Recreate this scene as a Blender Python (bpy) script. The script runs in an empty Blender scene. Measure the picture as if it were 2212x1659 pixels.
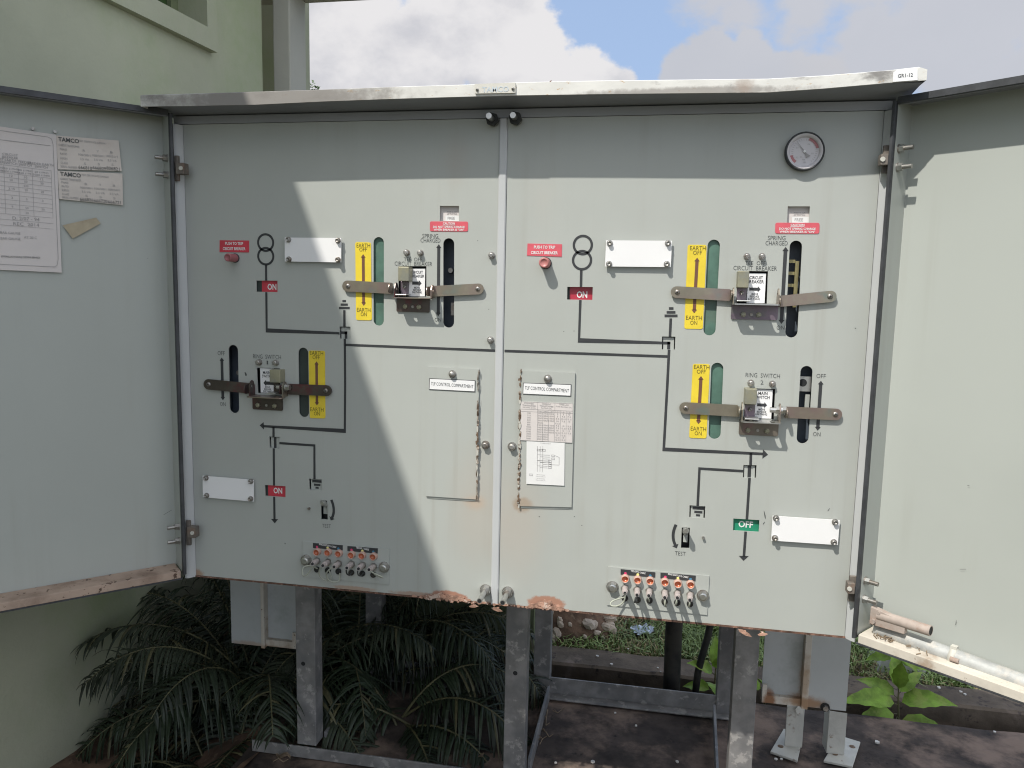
import bpy, math, random
from mathutils import Vector, Matrix, noise
from math import sin, cos, pi, radians, atan2, sqrt
random.seed(7)
scn = bpy.context.scene
COL = scn.collection

# ------------------------------------------------------------------ measuring helpers
# survey camera: measurements were read off the photograph at 2212 x 1659
F = 1665.4; CX, CY = 1106.0, 829.5
RM = ((0.98316784, 0.0418108, -0.17785629), (0.18152763, -0.11322143, 0.97684626), (0.02070558, -0.99268966, -0.11890549))
CAM = Vector((0.36210667, -1.76253666, 0.14048746))

def ray(u, v):
    a = (u - CX, v - CY, F)
    return Vector([sum(RM[i][k] * a[k] for k in range(3)) for i in range(3)])
def onY(u, v, Y=0.0):
    d = ray(u, v); return CAM + d * ((Y - CAM.y) / d.y)
def onZ(u, v, Z):
    d = ray(u, v); return CAM + d * ((Z - CAM.z) / d.z)
def onPlane(u, v, o, n):
    d = ray(u, v); return CAM + d * ((o - CAM).dot(n) / d.dot(n))
def P(u, v):
    p = onY(u, v); return (p.x, p.z)
def S(u, v):
    a = onY(u, v); b = onY(u + 1, v); return (b - a).length

# ------------------------------------------------------------------ materials
def mat(name, col, rough=.5, metal=0., var=.06, scale=9., spots=(), bump=0., bscale=60., spec=.5, tint=None, tint_amt=.5, tint_scale=3., tint_lo=.5, tint_hi=.62, rvar=0., stretch=None, fine=None, streak=None):
    m = bpy.data.materials.new(name); m.use_nodes = True
    nt = m.node_tree; N = nt.nodes; L = nt.links
    b = N['Principled BSDF']
    b.inputs['Roughness'].default_value = rough; b.inputs['Metallic'].default_value = metal
    b.inputs['Specular IOR Level'].default_value = spec
    tc = N.new('ShaderNodeTexCoord'); vec = tc.outputs['Object']
    sv = vec
    if stretch:
        mp = N.new('ShaderNodeMapping'); mp.inputs['Scale'].default_value = stretch; L.new(vec, mp.inputs['Vector']); sv = mp.outputs['Vector']
    def nz(sc, det=5, ro=.6, v=None):
        n = N.new('ShaderNodeTexNoise'); n.inputs['Scale'].default_value = sc; n.inputs['Detail'].default_value = det; n.inputs['Roughness'].default_value = ro
        L.new(v or sv, n.inputs['Vector']); return n.outputs['Fac']
    def ramp(f, a, c):
        r = N.new('ShaderNodeMapRange'); r.inputs['From Min'].default_value = a; r.inputs['From Max'].default_value = c; r.interpolation_type = 'SMOOTHSTEP'
        L.new(f, r.inputs['Value']); return r.outputs['Result']
    def mix(f, a, c):
        x = N.new('ShaderNodeMix'); x.data_type = 'RGBA'
        if hasattr(f, 'is_linked'): L.new(f, x.inputs[0])
        else: x.inputs[0].default_value = f
        for i, q in ((6, a), (7, c)):
            if isinstance(q, tuple): x.inputs[i].default_value = (*q[:3], 1)
            else: L.new(q, x.inputs[i])
        return x.outputs[2]
    lo = tuple(max(0, c * (1 - var)) for c in col); hi = tuple(c * (1 + var) for c in col)
    cur = mix(ramp(nz(scale), .3, .7), lo, hi)
    if fine:
        cur = mix(ramp(nz(fine[0], 3, .7), fine[1], fine[2]), cur, fine[3])
    if streak:
        mp = N.new('ShaderNodeMapping'); mp.inputs['Scale'].default_value = (26, 26, .8); L.new(vec, mp.inputs['Vector'])
        f = ramp(nz(1.0, 6, .6, mp.outputs['Vector']), .50, .78)
        g = ramp(nz(2.2, 3, .5, vec), .42, .66); mm = N.new('ShaderNodeMath'); mm.operation = 'MULTIPLY'; L.new(f, mm.inputs[0]); L.new(g, mm.inputs[1])
        m2 = N.new('ShaderNodeMath'); m2.operation = 'MULTIPLY'; L.new(mm.outputs[0], m2.inputs[0]); m2.inputs[1].default_value = streak[1]
        cur = mix(m2.outputs[0], cur, streak[0])
    if tint:
        f = ramp(nz(tint_scale, 8, .65), tint_lo, tint_hi)
        if tint_amt < 1:
            mm = N.new('ShaderNodeMath'); mm.operation = 'MULTIPLY'; mm.inputs[1].default_value = tint_amt; L.new(f, mm.inputs[0]); f = mm.outputs[0]
        cur = mix(f, cur, tint)
    for (c, rad, scol, strength, rag) in spots:
        mp = N.new('ShaderNodeMapping'); mp.vector_type = 'POINT'
        mp.inputs['Location'].default_value = tuple(-c[i] / rad[i] for i in range(3)); mp.inputs['Scale'].default_value = tuple(1 / r for r in rad)
        L.new(vec, mp.inputs['Vector'])
        ln = N.new('ShaderNodeVectorMath'); ln.operation = 'LENGTH'; L.new(mp.outputs[0], ln.inputs[0])
        nn = nz(rag[0], 6, .7, vec)
        ma = N.new('ShaderNodeMath'); ma.operation = 'MULTIPLY_ADD'; L.new(nn, ma.inputs[0]); ma.inputs[1].default_value = rag[1]; L.new(ln.outputs['Value'], ma.inputs[2])
        r = N.new('ShaderNodeMapRange'); r.interpolation_type = 'SMOOTHSTEP'
        r.inputs['From Min'].default_value = 1 + rag[1] * .5; r.inputs['From Max'].default_value = 1 + rag[1] * .5 - rag[2]
        r.inputs['To Max'].default_value = strength; L.new(ma.outputs[0], r.inputs['Value'])
        cur = mix(r.outputs[0], cur, scol)
    L.new(cur, b.inputs['Base Color'])
    if rvar:
        rr = N.new('ShaderNodeMapRange'); rr.inputs['To Min'].default_value = rough - rvar; rr.inputs['To Max'].default_value = rough + rvar
        L.new(nz(scale * 1.7), rr.inputs['Value']); L.new(rr.outputs[0], b.inputs['Roughness'])
    if bump:
        bp = N.new('ShaderNodeBump'); bp.inputs['Strength'].default_value = bump; bp.inputs['Distance'].default_value = .004
        L.new(nz(bscale, 6, .6), bp.inputs['Height']); L.new(bp.outputs['Normal'], b.inputs['Normal'])
    return m

RUST = (.12, .065, .045); TAN = (.46, .37, .28)
GREY = (.405, .424, .397)
def rustspots():
    out = []
    for (u, v, ru, rv, c, s, rag) in [
        (968, 1290, 46, 16, (.35, .19, .135), 1, (70, .8, .25)), (1180, 1303, 44, 18, (.37, .205, .145), 1, (70, .8, .25)),
        (1075, 1310, 70, 12, (.42, .27, .18), .7, (60, .9, .5)), (915, 1240, 40, 3.5, (.35, .18, .1), .0, (60, .8, .3)),
        (900, 1284, 70, 7, (.36, .22, .15), .7, (90, 1.2, .5)), (765, 1271, 60, 6, (.38, .24, .16), .7, (90, 1.2, .5)),
        (1030, 1090, 90, 190, (.47, .40, .33), .35, (5, .7, .9)), (1120, 1130, 80, 170, (.46, .40, .34), .45, (5, .7, .9)),
        (1128, 1090, 26, 22, (.34, .24, .16), .6, (60, .9, .5)), (1026, 1085, 34, 24, (.5, .36, .25), .5, (30, .8, .8)),
        (985, 345, 44, 75, (.40, .37, .33), .45, (30, .7, .9)), (1172, 430, 60, 100, (.47, .43, .38), .25, (8, .8, 1.3)),
        (418, 1238, 26, 12, (.34, .2, .12), .8, (70, 1., .5)), (1440, 1345, 460, 12, (.46, .38, .31), .5, (12, 1., .7)), (1180, 245, 60, 5, (.28, .25, .22), .0, (60, .8, .3))]:
        if s == 0: continue
        x, z = P(u, v); k = S(u, v)
        out.append(((x, 0, z), (ru * k, .3, rv * k), c, s, rag))
    return out

M = {}
def wsp(u, v, Y, ru, rv, c, s_, rag):
    p = onY(u, v, Y); k = (onY(u + 1, v, Y) - p).length; return ((p.x, Y, p.z), (ru * k, .12, rv * k), c, s_, rag)
rbox = [wsp(1659, 1512, .40, 18, 34, (.25, .115, .05), .95, (50, .9, .5)), wsp(1742, 1518, .38, 60, 22, (.30, .16, .07), .85, (50, 1.0, .7)), wsp(1738, 1470, .38, 14, 70, (.34, .22, .12), .6, (50, 1.0, .7)), wsp(600, 1400, .40, 60, 14, (.30, .19, .11), .7, (50, 1., .6)), wsp(540, 1392, .38, 55, 9, (.36, .25, .16), .6, (60, 1., .6))]
M['panel'] = mat('panel_paint', GREY, .42, var=.035, scale=2.5, spots=rustspots(), bump=.06, bscale=6, rvar=.07, fine=(70, .74, .80, (.33, .33, .30)), streak=((.30, .28, .24), .45))
M['paint'] = mat('cabinet_paint', GREY, .4, var=.04, scale=3, tint=(.36, .33, .28), tint_amt=.25, tint_scale=2.2, tint_lo=.5, tint_hi=.75)
M['strip'] = mat('lit_frame_paint', (.49, .505, .51), .3, var=.03, scale=4)  # panel paint made lighter, the brighter light on the strips put into colour
M['doorpaint'] = mat('door_paint', (.41, .434, .404), .42, var=.035, scale=1.6, bump=.06, bscale=4, fine=(45, .75, .81, (.3, .28, .24)), streak=((.31, .30, .26), .3))
M['boxpaint'] = mat('cable_box_paint', (.44, .46, .455), .45, var=.05, scale=5, tint=(.20, .22, .19), tint_amt=.55, tint_scale=6, tint_lo=.55, tint_hi=.75, spots=rbox)
M['headrail'] = mat('shaded_head_rail_paint', (.31, .32, .34), .5, var=.05, scale=5)  # cabinet paint darkened, roof shade on the head rail put into colour
M['soffit'] = mat('shaded_soffit_paint', (.25, .26, .285), .6, var=.06, scale=5)  # paint darkened to hold the shade under the roof and door tops
M['hinge'] = mat('weathered_hinge', (.17, .15, .13), .7, .2, var=.2, scale=40, tint=(.2, .12, .08), tint_scale=30, tint_amt=.5)
M['rusttan'] = mat('rusted_tan_ledge', (.40, .30, .235), .75, var=.12, scale=12, tint=(.16, .10, .07), tint_scale=8, tint_amt=.55, tint_lo=.50, tint_hi=.66, fine=(50, .60, .66, (.10, .06, .04)))
M['lip'] = mat('roof_lip_paint', (.66, .655, .62), .6, var=.07, scale=12, tint=(.13, .12, .115), tint_amt=.8, tint_scale=7, tint_lo=.51, tint_hi=.66, fine=(38, .62, .72, (.5, .36, .22)), stretch=(1, 1, 2.2),
               spots=[((-.52, -.099, .56), (.40, .2, .05), (.22, .205, .19), .92, (18, 1.2, .6)), ((.42, -.099, .552), (.30, .2, .012), (.24, .22, .2), .75, (40, 1.1, .6)), ((.52, -.099, .56), (.03, .2, .02), (.33, .25, .20), .6, (60, 1.2, .8))])
M['rust'] = mat('rusted_steel', RUST, .9, var=.5, scale=35, tint=(.33, .19, .14), tint_scale=60, tint_amt=.7, tint_lo=.52, tint_hi=.6, bump=.8, bscale=120)
M['rustcream'] = mat('rusting_cream_paint', (.55, .51, .44), .7, var=.14, scale=10, tint=(.29, .20, .13), tint_scale=11, tint_amt=.75, tint_lo=.53, tint_hi=.70, fine=(70, .66, .7, (.16, .1, .07)), spots=rbox)
M['flake'] = mat('flaking_rust', (.34, .20, .145), .9, var=.4, scale=50, tint=(.55, .43, .36), tint_scale=40, tint_amt=.9, tint_lo=.56, tint_hi=.6, bump=.7, bscale=90)
M['dirtrust'] = mat('dark_corrosion', (.13, .085, .055), .95, var=.5, scale=60, tint=(.42, .36, .3), tint_scale=80, tint_amt=.9, tint_lo=.52, tint_hi=.58, bump=.9, bscale=150)
M['seal'] = mat('black_rubber', (.045, .048, .053), .55, var=.3, scale=30)
M['black'] = mat('black_print', (.035, .037, .040), .5, var=.1)
M['thin'] = mat('fine_print_gap_shade', (.07, .075, .075), .5, var=.1)
M['dark'] = mat('dark_interior', (.012, .013, .014), .7, var=.2)
M['inner'] = mat('dark_blue_interior', (.085, .105, .13), .5, var=.3, scale=8)
M['green'] = mat('green_shutter', (.075, .15, .115), .45, var=.25, scale=14, tint=(.12, .14, .11), tint_scale=5)
M['greendk'] = mat('dark_green_shutter', (.03, .042, .038), .5, var=.2, scale=14)
M['yellow'] = mat('yellow_label', (.74, .57, .04), .45, var=.06, scale=20)
M['brown'] = mat('brown_print', (.16, .07, .045), .5, var=.08)
M['ink'] = mat('olive_print', (.13, .10, .02), .5, var=.1)
M['red'] = mat('red_label', (.55, .045, .07), .4, var=.08, scale=20)
M['redfade'] = mat('faded_red_label', (.62, .10, .13), .45, var=.08, scale=30)
M['reddark'] = mat('dark_red_flag', (.40, .03, .055), .35, var=.1, scale=20)
M['greenflag'] = mat('green_flag', (.02, .23, .13), .35, var=.1, scale=20)
M['white'] = mat('white_plate', (.80, .80, .80), .32, var=.02, scale=4)
M['card'] = mat('white_card', (.74, .74, .73), .5, var=.03)
M['paper'] = mat('paper', (.62, .58, .56), .8, var=.05, scale=6, tint=(.52, .44, .38), tint_scale=3, tint_amt=.5, tint_lo=.5, tint_hi=.75)
M['paperold'] = mat('stained_paper', (.60, .55, .50), .8, var=.07, scale=9, tint=(.33, .24, .2), tint_scale=7, tint_amt=.6, tint_lo=.52, tint_hi=.8)
M['papergrey'] = mat('faded_print', (.33, .32, .32), .8, var=.1)
M['scrap'] = mat('yellowed_tape', (.42, .36, .25), .55, var=.12, scale=22, tint=(.22, .16, .1), tint_scale=14, tint_amt=.6)
M['zinc'] = mat('passivated_zinc', (.30, .27, .21), .36, .75, var=.15, scale=12, tint=(.30, .20, .20), tint_scale=7, tint_amt=.6, tint_lo=.46, tint_hi=.62, fine=(9, .55, .68, (.22, .29, .26)), rvar=.08)
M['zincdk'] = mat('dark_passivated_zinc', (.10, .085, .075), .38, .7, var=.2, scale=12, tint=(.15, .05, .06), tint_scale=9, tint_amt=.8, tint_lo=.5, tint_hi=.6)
M['zincpurple'] = mat('purple_passivated_zinc', (.19, .15, .18), .42, .6, var=.2, scale=10, tint=(.15, .16, .14), tint_scale=8, tint_amt=.8)
M['zincbrown'] = mat('brown_passivated_zinc', (.19, .165, .135), .42, .6, var=.2, scale=10, tint=(.24, .12, .13), tint_scale=11, tint_amt=.6)
M['zinckhaki'] = mat('khaki_passivated_zinc', (.33, .315, .225), .45, .5, var=.15, scale=18, tint=(.27, .28, .25), tint_scale=16, tint_amt=.6)
M['steel'] = mat('bright_steel', (.52, .52, .50), .34, .9, var=.1, scale=25)
M['bolt'] = mat('dull_bolt_steel', (.36, .35, .33), .42, .8, var=.2, scale=60, tint=(.2, .13, .08), tint_scale=40, tint_amt=.4)
M['galv'] = mat('galvanised_steel', (.25, .245, .24), .6, .35, var=.22, scale=18, tint=(.50, .48, .455), tint_scale=30, tint_amt=.55, tint_lo=.56, tint_hi=.64, bump=.2, bscale=50, fine=(6, .45, .65, (.17, .172, .175)))
M['galvpipe'] = mat('galvanised_pipe', (.38, .39, .38), .62, .2, var=.15, scale=40, tint=(.55, .51, .45), tint_scale=30, tint_amt=.5)
M['pinkrust'] = mat('rusty_handle', (.38, .32, .28), .8, .0, var=.15, scale=30, tint=(.30, .19, .14), tint_scale=25, tint_amt=.55)
M['pegred'] = mat('red_plastic', (.44, .17, .16), .45, var=.08, scale=40)
M['pegdull'] = mat('dull_red_plastic', (.33, .11, .12), .45, var=.08, scale=40)
M['orange'] = mat('orange_lens', (.52, .15, .07), .2, var=.1)
M['lensrim'] = mat('pale_orange_rim', (.50, .33, .27), .4, var=.05)
M['cord'] = mat('pale_cord', (.40, .42, .35), .6, var=.1)
M['corddk'] = mat('dark_cord', (.05, .055, .055), .6, var=.1)
M['plug'] = mat('beige_plug', (.45, .40, .38), .5, var=.08, scale=60)
M['gaugeface'] = mat('gauge_face', (.60, .58, .60), .5, var=.03)
M['gaugered'] = mat('gauge_red', (.42, .17, .18), .5, var=.05)
M['brass'] = mat('dull_brass', (.32, .28, .14), .4, .7, var=.2, scale=30)
M['pink'] = mat('pink_dot', (.62, .05, .16), .5); M['ydot'] = mat('yellow_dot', (.75, .70, .25), .5); M['blue'] = mat('blue_dot', (.05, .20, .33), .5)
M['frost'] = mat('pale_blue_letters', (.52, .58, .62), .4, var=.03)
M['nameplate'] = mat('name_plate_paint', (.60, .585, .53), .45, var=.05, scale=20)
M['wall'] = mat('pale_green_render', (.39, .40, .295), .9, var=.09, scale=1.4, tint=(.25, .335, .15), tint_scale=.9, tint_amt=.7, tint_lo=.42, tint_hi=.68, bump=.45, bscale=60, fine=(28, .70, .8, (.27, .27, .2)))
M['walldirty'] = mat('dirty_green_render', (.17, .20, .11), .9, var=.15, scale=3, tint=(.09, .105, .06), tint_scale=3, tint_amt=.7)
M['pier'] = mat('grey_render', (.43, .42, .365), .85, var=.07, scale=2, bump=.25, bscale=45)
M['glass'] = mat('green_tinted_glass', (.06, .11, .04), .15, var=.2, scale=4)
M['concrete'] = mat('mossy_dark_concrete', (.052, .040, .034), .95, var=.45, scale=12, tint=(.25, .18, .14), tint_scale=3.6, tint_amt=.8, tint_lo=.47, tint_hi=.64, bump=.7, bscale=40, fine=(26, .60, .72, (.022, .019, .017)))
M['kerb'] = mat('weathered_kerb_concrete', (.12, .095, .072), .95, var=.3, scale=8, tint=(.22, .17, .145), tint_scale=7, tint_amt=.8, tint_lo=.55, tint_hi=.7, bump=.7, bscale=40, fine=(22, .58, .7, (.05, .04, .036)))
M['soil'] = mat('grassy_soil', (.09, .078, .052), 1, var=.4, scale=6, tint=(.07, .095, .04), tint_scale=2, tint_amt=.8, bump=.6, bscale=30)
M['earth'] = mat('reddish_soil', (.12, .075, .05), 1, var=.5, scale=14, tint=(.22, .16, .11), tint_scale=25, tint_amt=.7, tint_lo=.55, tint_hi=.65, bump=.9, bscale=40)
M['fern'] = mat('dark_palm_leaf', (.019, .030, .015), .5, var=.5, scale=5, spec=.4)
M['fern2'] = mat('dull_palm_leaf', (.033, .043, .026), .55, var=.4, scale=5, spec=.35)
M['stem'] = mat('palm_stem', (.09, .085, .04), .6, var=.3)
M['leaf'] = mat('fresh_leaf', (.16, .27, .035), .5, var=.35, scale=22, tint=(.24, .30, .07), tint_scale=16, tint_amt=.7, spec=.3, bump=.3, bscale=90)
M['treeleaf'] = mat('tree_leaf', (.05, .085, .03), .6, var=.4, scale=2)
M['bark'] = mat('bark', (.12, .09, .065), .95, var=.3, scale=10, bump=.6)
M['grassA'] = mat('grass_green', (.22, .30, .10), .7, var=.4, scale=1.5)
M['grassB'] = mat('grass_dry', (.36, .30, .16), .8, var=.35, scale=2)
M['stone'] = mat('rubble_stone', (.50, .42, .34), .9, var=.25, scale=9, bump=.4, bscale=60)
M['cable'] = mat('black_cable_sheath', (.016, .017, .016), .6, var=.3, scale=12, tint=(.05, .045, .035), tint_scale=6, tint_amt=.6)
M['peel'] = mat('peeling_white_paint', (.50, .49, .44), .7, var=.08, scale=20, tint=(.22, .15, .11), tint_scale=24, tint_amt=.8, tint_lo=.58, tint_hi=.66, bump=.3)
M['litter'] = mat('litter_film', (.55, .62, .72), .4, var=.25, scale=40)
M['palecrete'] = mat('pale_block', (.52, .53, .50), .85, var=.1, scale=8)
M['pebble'] = mat('white_chip', (.62, .60, .56), .8, var=.1)
M['twig'] = mat('dry_twig', (.20, .15, .10), .9, var=.3, scale=30)

# ------------------------------------------------------------------ mesh builder
_glyph = {}
def glyphs(s, off=0., space=1.0):
    key = (s, off, space)
    if key in _glyph: return _glyph[key]
    cu = bpy.data.curves.new('t', 'FONT'); cu.body = s; cu.offset = off; cu.resolution_u = 2; cu.space_character = space
    cu.align_x = 'LEFT'
    ob = bpy.data.objects.new('t', cu); COL.objects.link(ob)
    dg = bpy.context.evaluated_depsgraph_get(); me = bpy.data.meshes.new_from_object(ob.evaluated_get(dg))
    vs = [tuple(v.co) for v in me.vertices]; fs = [tuple(p.vertices) for p in me.polygons]
    bpy.data.objects.remove(ob); bpy.data.curves.remove(cu); bpy.data.meshes.remove(me)
    if not vs: _glyph[key] = ([], []); return _glyph[key]
    x0 = min(v[0] for v in vs); x1 = max(v[0] for v in vs); y0 = min(v[1] for v in vs); y1 = max(v[1] for v in vs)
    w, h = x1 - x0, y1 - y0
    _glyph[key] = ([((v[0] - x0) / w - .5, (v[1] - y0) / h - .5) for v in vs], fs, w / h)
    return _glyph[key]

def holed(outer, holes, depth):
    """flat plate in (a,b) with holes, thickness depth: returns verts (a,b,c) c in 0..depth"""
    cu = bpy.data.curves.new('c', 'CURVE'); cu.dimensions = '2D'; cu.fill_mode = 'BOTH'; cu.extrude = depth / 2
    for loop in [outer] + list(holes):
        sp = cu.splines.new('POLY'); sp.points.add(len(loop) - 1); sp.use_cyclic_u = True
        for i, q in enumerate(loop): sp.points[i].co = (q[0], q[1], 0, 1)
    ob = bpy.data.objects.new('c', cu); COL.objects.link(ob)
    dg = bpy.context.evaluated_depsgraph_get(); me = bpy.data.meshes.new_from_object(ob.evaluated_get(dg))
    vs = [(v.co.x, v.co.y, v.co.z + depth / 2) for v in me.vertices]; fs = [tuple(p.vertices) for p in me.polygons]
    bpy.data.objects.remove(ob); bpy.data.curves.remove(cu); bpy.data.meshes.remove(me)
    return vs, fs

class MB:
    def __init__(s, T=None): s.v = []; s.f = []; s.m = []; s.mats = []; s.T = T; s.smooth = []
    def mi(s, m):
        if m not in s.mats: s.mats.append(m)
        return s.mats.index(m)
    def add(s, vs, fs, m, sm=False):
        o = len(s.v); k = s.mi(m)
        for v in vs:
            v = Vector(v); s.v.append(s.T @ v if s.T else v)
        for f in fs: s.f.append([o + i for i in f]); s.m.append(k); s.smooth.append(sm)
    def hexa(s, p, m):
        s.add(p, [(0, 1, 2, 3), (7, 6, 5, 4), (0, 4, 5, 1), (1, 5, 6, 2), (2, 6, 7, 3), (3, 7, 4, 0)], m)
    def box(s, x0, x1, y0, y1, z0, z1, m):
        s.hexa([(x0, y0, z0), (x1, y0, z0), (x1, y0, z1), (x0, y0, z1), (x0, y1, z0), (x1, y1, z0), (x1, y1, z1), (x0, y1, z1)], m)
    def prism(s, poly, y0, y1, m, msid=None):
        n = len(poly); vs = [(x, y0, z) for x, z in poly] + [(x, y1, z) for x, z in poly]
        s.add(vs, [tuple(range(n)), tuple(range(2 * n - 1, n - 1, -1))] , m)
        s.add(vs, [(i, n + i, n + (i + 1) % n, (i + 1) % n) for i in range(n)], msid or m)
    def flat(s, poly, y, m): s.add([(x, y, z) for x, z in poly], [tuple(range(len(poly)))], m)
    def prismz(s, poly, z0, z1, m):
        n = len(poly); vs = [(x, y, z0) for x, y in poly] + [(x, y, z1) for x, y in poly]
        s.add(vs, [tuple(range(n)), tuple(range(2 * n - 1, n - 1, -1))] + [(i, n + i, n + (i + 1) % n, (i + 1) % n) for i in range(n)], m)
    def plate(s, outer, holes, y0, y1, m):
        vs, fs = holed(outer, holes, y1 - y0); s.add([(a, y0 + c, b) for a, b, c in vs], fs, m)
    def cyl(s, p0, p1, r, m, n=14, r1=None, cap=True, sm=True):
        p0 = Vector(p0); p1 = Vector(p1); a = (p1 - p0).normalized(); u = a.orthogonal().normalized(); w = a.cross(u); r1 = r if r1 is None else r1
        vs = []
        for pp, rr in ((p0, r), (p1, r1)):
            for i in range(n):
                t = 2 * pi * i / n; vs.append(pp + (u * cos(t) + w * sin(t)) * rr)
        s.add(vs, [(i, (i + 1) % n, n + (i + 1) % n, n + i) for i in range(n)], m, sm)
        if cap: s.add(vs, [tuple(range(n - 1, -1, -1)), tuple(range(n, 2 * n))], m)
    def tube(s, pts, r, m, n=8, cap=True):
        pts = [Vector(p) for p in pts]; rs = r if isinstance(r, (list, tuple)) else [r] * len(pts)
        vs = []; u = None
        for i, p in enumerate(pts):
            t = (pts[min(i + 1, len(pts) - 1)] - pts[max(i - 1, 0)]).normalized()
            u = t.orthogonal().normalized() if u is None else (u - t * u.dot(t)).normalized()
            w = t.cross(u)
            for k in range(n): a = 2 * pi * k / n; vs.append(p + (u * cos(a) + w * sin(a)) * rs[i])
        fs = [(i * n + k, i * n + (k + 1) % n, (i + 1) * n + (k + 1) % n, (i + 1) * n + k) for i in range(len(pts) - 1) for k in range(n)]
        s.add(vs, fs, m, True)
        if cap: s.add(vs, [tuple(range(n - 1, -1, -1)), tuple(range(len(vs) - n, len(vs)))], m)
    def lathe(s, o, ax, prof, m, n=20):
        o = Vector(o); a = Vector(ax).normalized(); u = a.orthogonal().normalized(); w = a.cross(u); vs = []
        for (r, h) in prof:
            for k in range(n): t = 2 * pi * k / n; vs.append(o + a * h + (u * cos(t) + w * sin(t)) * r)
        fs = [(i * n + k, i * n + (k + 1) % n, (i + 1) * n + (k + 1) % n, (i + 1) * n + k) for i in range(len(prof) - 1) for k in range(n)]
        s.add(vs, fs, m, True)
    def ribbon(s, pts, w, y, m):
        n = len(pts); L = []; R = []
        for i, p in enumerate(pts):
            a = Vector(pts[max(i - 1, 0)]); b = Vector(pts[min(i + 1, n - 1)]); t = (b - a).normalized(); q = Vector((-t.y, t.x)) * w / 2
            if 0 < i < n - 1:
                t1 = (Vector(p) - a).normalized(); c = max(.5, abs(t1.dot(t))); q = q / c
            L.append((p[0] + q.x, y, p[1] + q.y)); R.append((p[0] - q.x, y, p[1] - q.y))
        s.add(L + R, [(i, i + 1, n + i + 1, n + i) for i in range(n - 1)], m)
    def text(s, t, x, z, h, m, y, w=None, off=0., rot=0.):
        g = glyphs(t, off)
        if not g[0]: return
        w = w or h * g[2]; c, sn = cos(rot), sin(rot)
        s.add([(x + a * w * c - b * h * sn, y, z + a * w * sn + b * h * c) for a, b in g[0]], g[1], m)
    def build(s, name, parent=None, bevel=0., **props):
        me = bpy.data.meshes.new(name); me.from_pydata([tuple(v) for v in s.v], [], s.f)
        for m in s.mats: me.materials.append(m)
        me.polygons.foreach_set('material_index', s.m); me.polygons.foreach_set('use_smooth', s.smooth); me.update()
        o = bpy.data.objects.new(name, me); COL.objects.link(o)
        if parent is not None: o.parent = parent
        if bevel:
            b = o.modifiers.new('bevel', 'BEVEL'); b.width = bevel; b.segments = 2; b.limit_method = 'ANGLE'; b.angle_limit = radians(40); b.use_clamp_overlap = True
        for k, v in props.items(): o[k] = v
        return o

def thing(name, label, cat, group=None):
    o = bpy.data.objects.new(name, None); COL.objects.link(o); o['label'] = label; o['category'] = cat; o.empty_display_size = .05
    if group: o['group'] = group
    return o
def dup(root, parent=None):
    c = root.copy(); COL.objects.link(c); c.parent = parent
    for ch in list(root.children): dup(ch, c)
    return c

def capsule(p0, p1, r, n=10):
    p0 = Vector(p0); p1 = Vector(p1); a = atan2(p1.y - p0.y, p1.x - p0.x); out = []
    for i in range(n + 1): t = a - pi / 2 + pi * i / n; out.append((p1.x + r * cos(t), p1.y + r * sin(t)))
    for i in range(n + 1): t = a + pi / 2 + pi * i / n; out.append((p0.x + r * cos(t), p0.y + r * sin(t)))
    return out
def quad(*uv): return [P(*q) for q in uv]
def rrect(poly, r, n=4):
    out = []; k = len(poly)
    for i in range(k):
        p = Vector(poly[i]); a = (Vector(poly[i - 1]) - p).normalized(); b = (Vector(poly[(i + 1) % k]) - p).normalized()
        for j in range(n + 1):
            t = j / n; out.append(tuple((p + a * r) * (1 - t) ** 2 + 2 * t * (1 - t) * p + (p + b * r) * t ** 2))
    return out
def circle(x, z, r, n=28): return [(x + r * cos(2 * pi * i / n), z + r * sin(2 * pi * i / n)) for i in range(n)]

def hexbolt(mb, x, z, y, r, ln, m, washer=True, ax=None):
    """bolt head standing off toward the viewer from plane y"""
    if washer: mb.cyl((x, y, z), (x, y - .0015, z), r * 1.22, M['bolt'], 16)
    mb.cyl((x, y - .0015, z), (x, y - ln, z), r, m, 6, sm=False); mb.cyl((x, y - ln, z), (x, y - ln - .0012, z), r * .82, m, 12, r1=r * .55)
def screw(mb, x, z, y, r, m):
    mb.lathe((x, y, z), (0, -1, 0), [(r, 0), (r, .001), (r * .75, .0026), (r * .3, .0034), (0.0001, .0035)], m, 14)
    for a in (.4, .4 + pi / 2):
        d = Vector((cos(a), sin(a))) * r * .55; q = Vector((-sin(a), cos(a))) * r * .11
        mb.flat([(x + d.x + q.x, z + d.y + q.y), (x - d.x + q.x, z - d.y + q.y), (x - d.x - q.x, z - d.y - q.y), (x + d.x - q.x, z + d.y - q.y)], y - .0037, M['dark'])

# ================================================================== THE CABINET
cab = thing('switchgear_cabinet', 'grey steel electrical switchgear cabinet with both doors swung open on a galvanised stand', 'electrical cabinet')
ZB, ZT = -.612, .548
holes_l, holes_r = [], []
def hole_rect(u0, v0, u1, v1):
    a = P(u0, v0); b = P(u1, v1); q = [(a[0], b[1]), (b[0], b[1]), (b[0], a[1]), (a[0], a[1])]
    (holes_l if a[0] < .005 else holes_r).append(q); return a[0], b[0], b[1], a[1]
def hole_quad(*uv):
    q = quad(*uv); (holes_l if q[0][0] < .005 else holes_r).append(q[::-1]); return q
def hole_slot(u0, v0, u1, v1, wpx):
    r = wpx / 2 * S((u0 + u1) / 2, (v0 + v1) / 2); p0 = Vector(P(u0, v0)) - Vector((0, r)); p1 = Vector(P(u1, v1)) + Vector((0, r))
    q = capsule(p0, p1, r); (holes_l if p0.x < .005 else holes_r).append(q); return p0, p1, r

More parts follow.
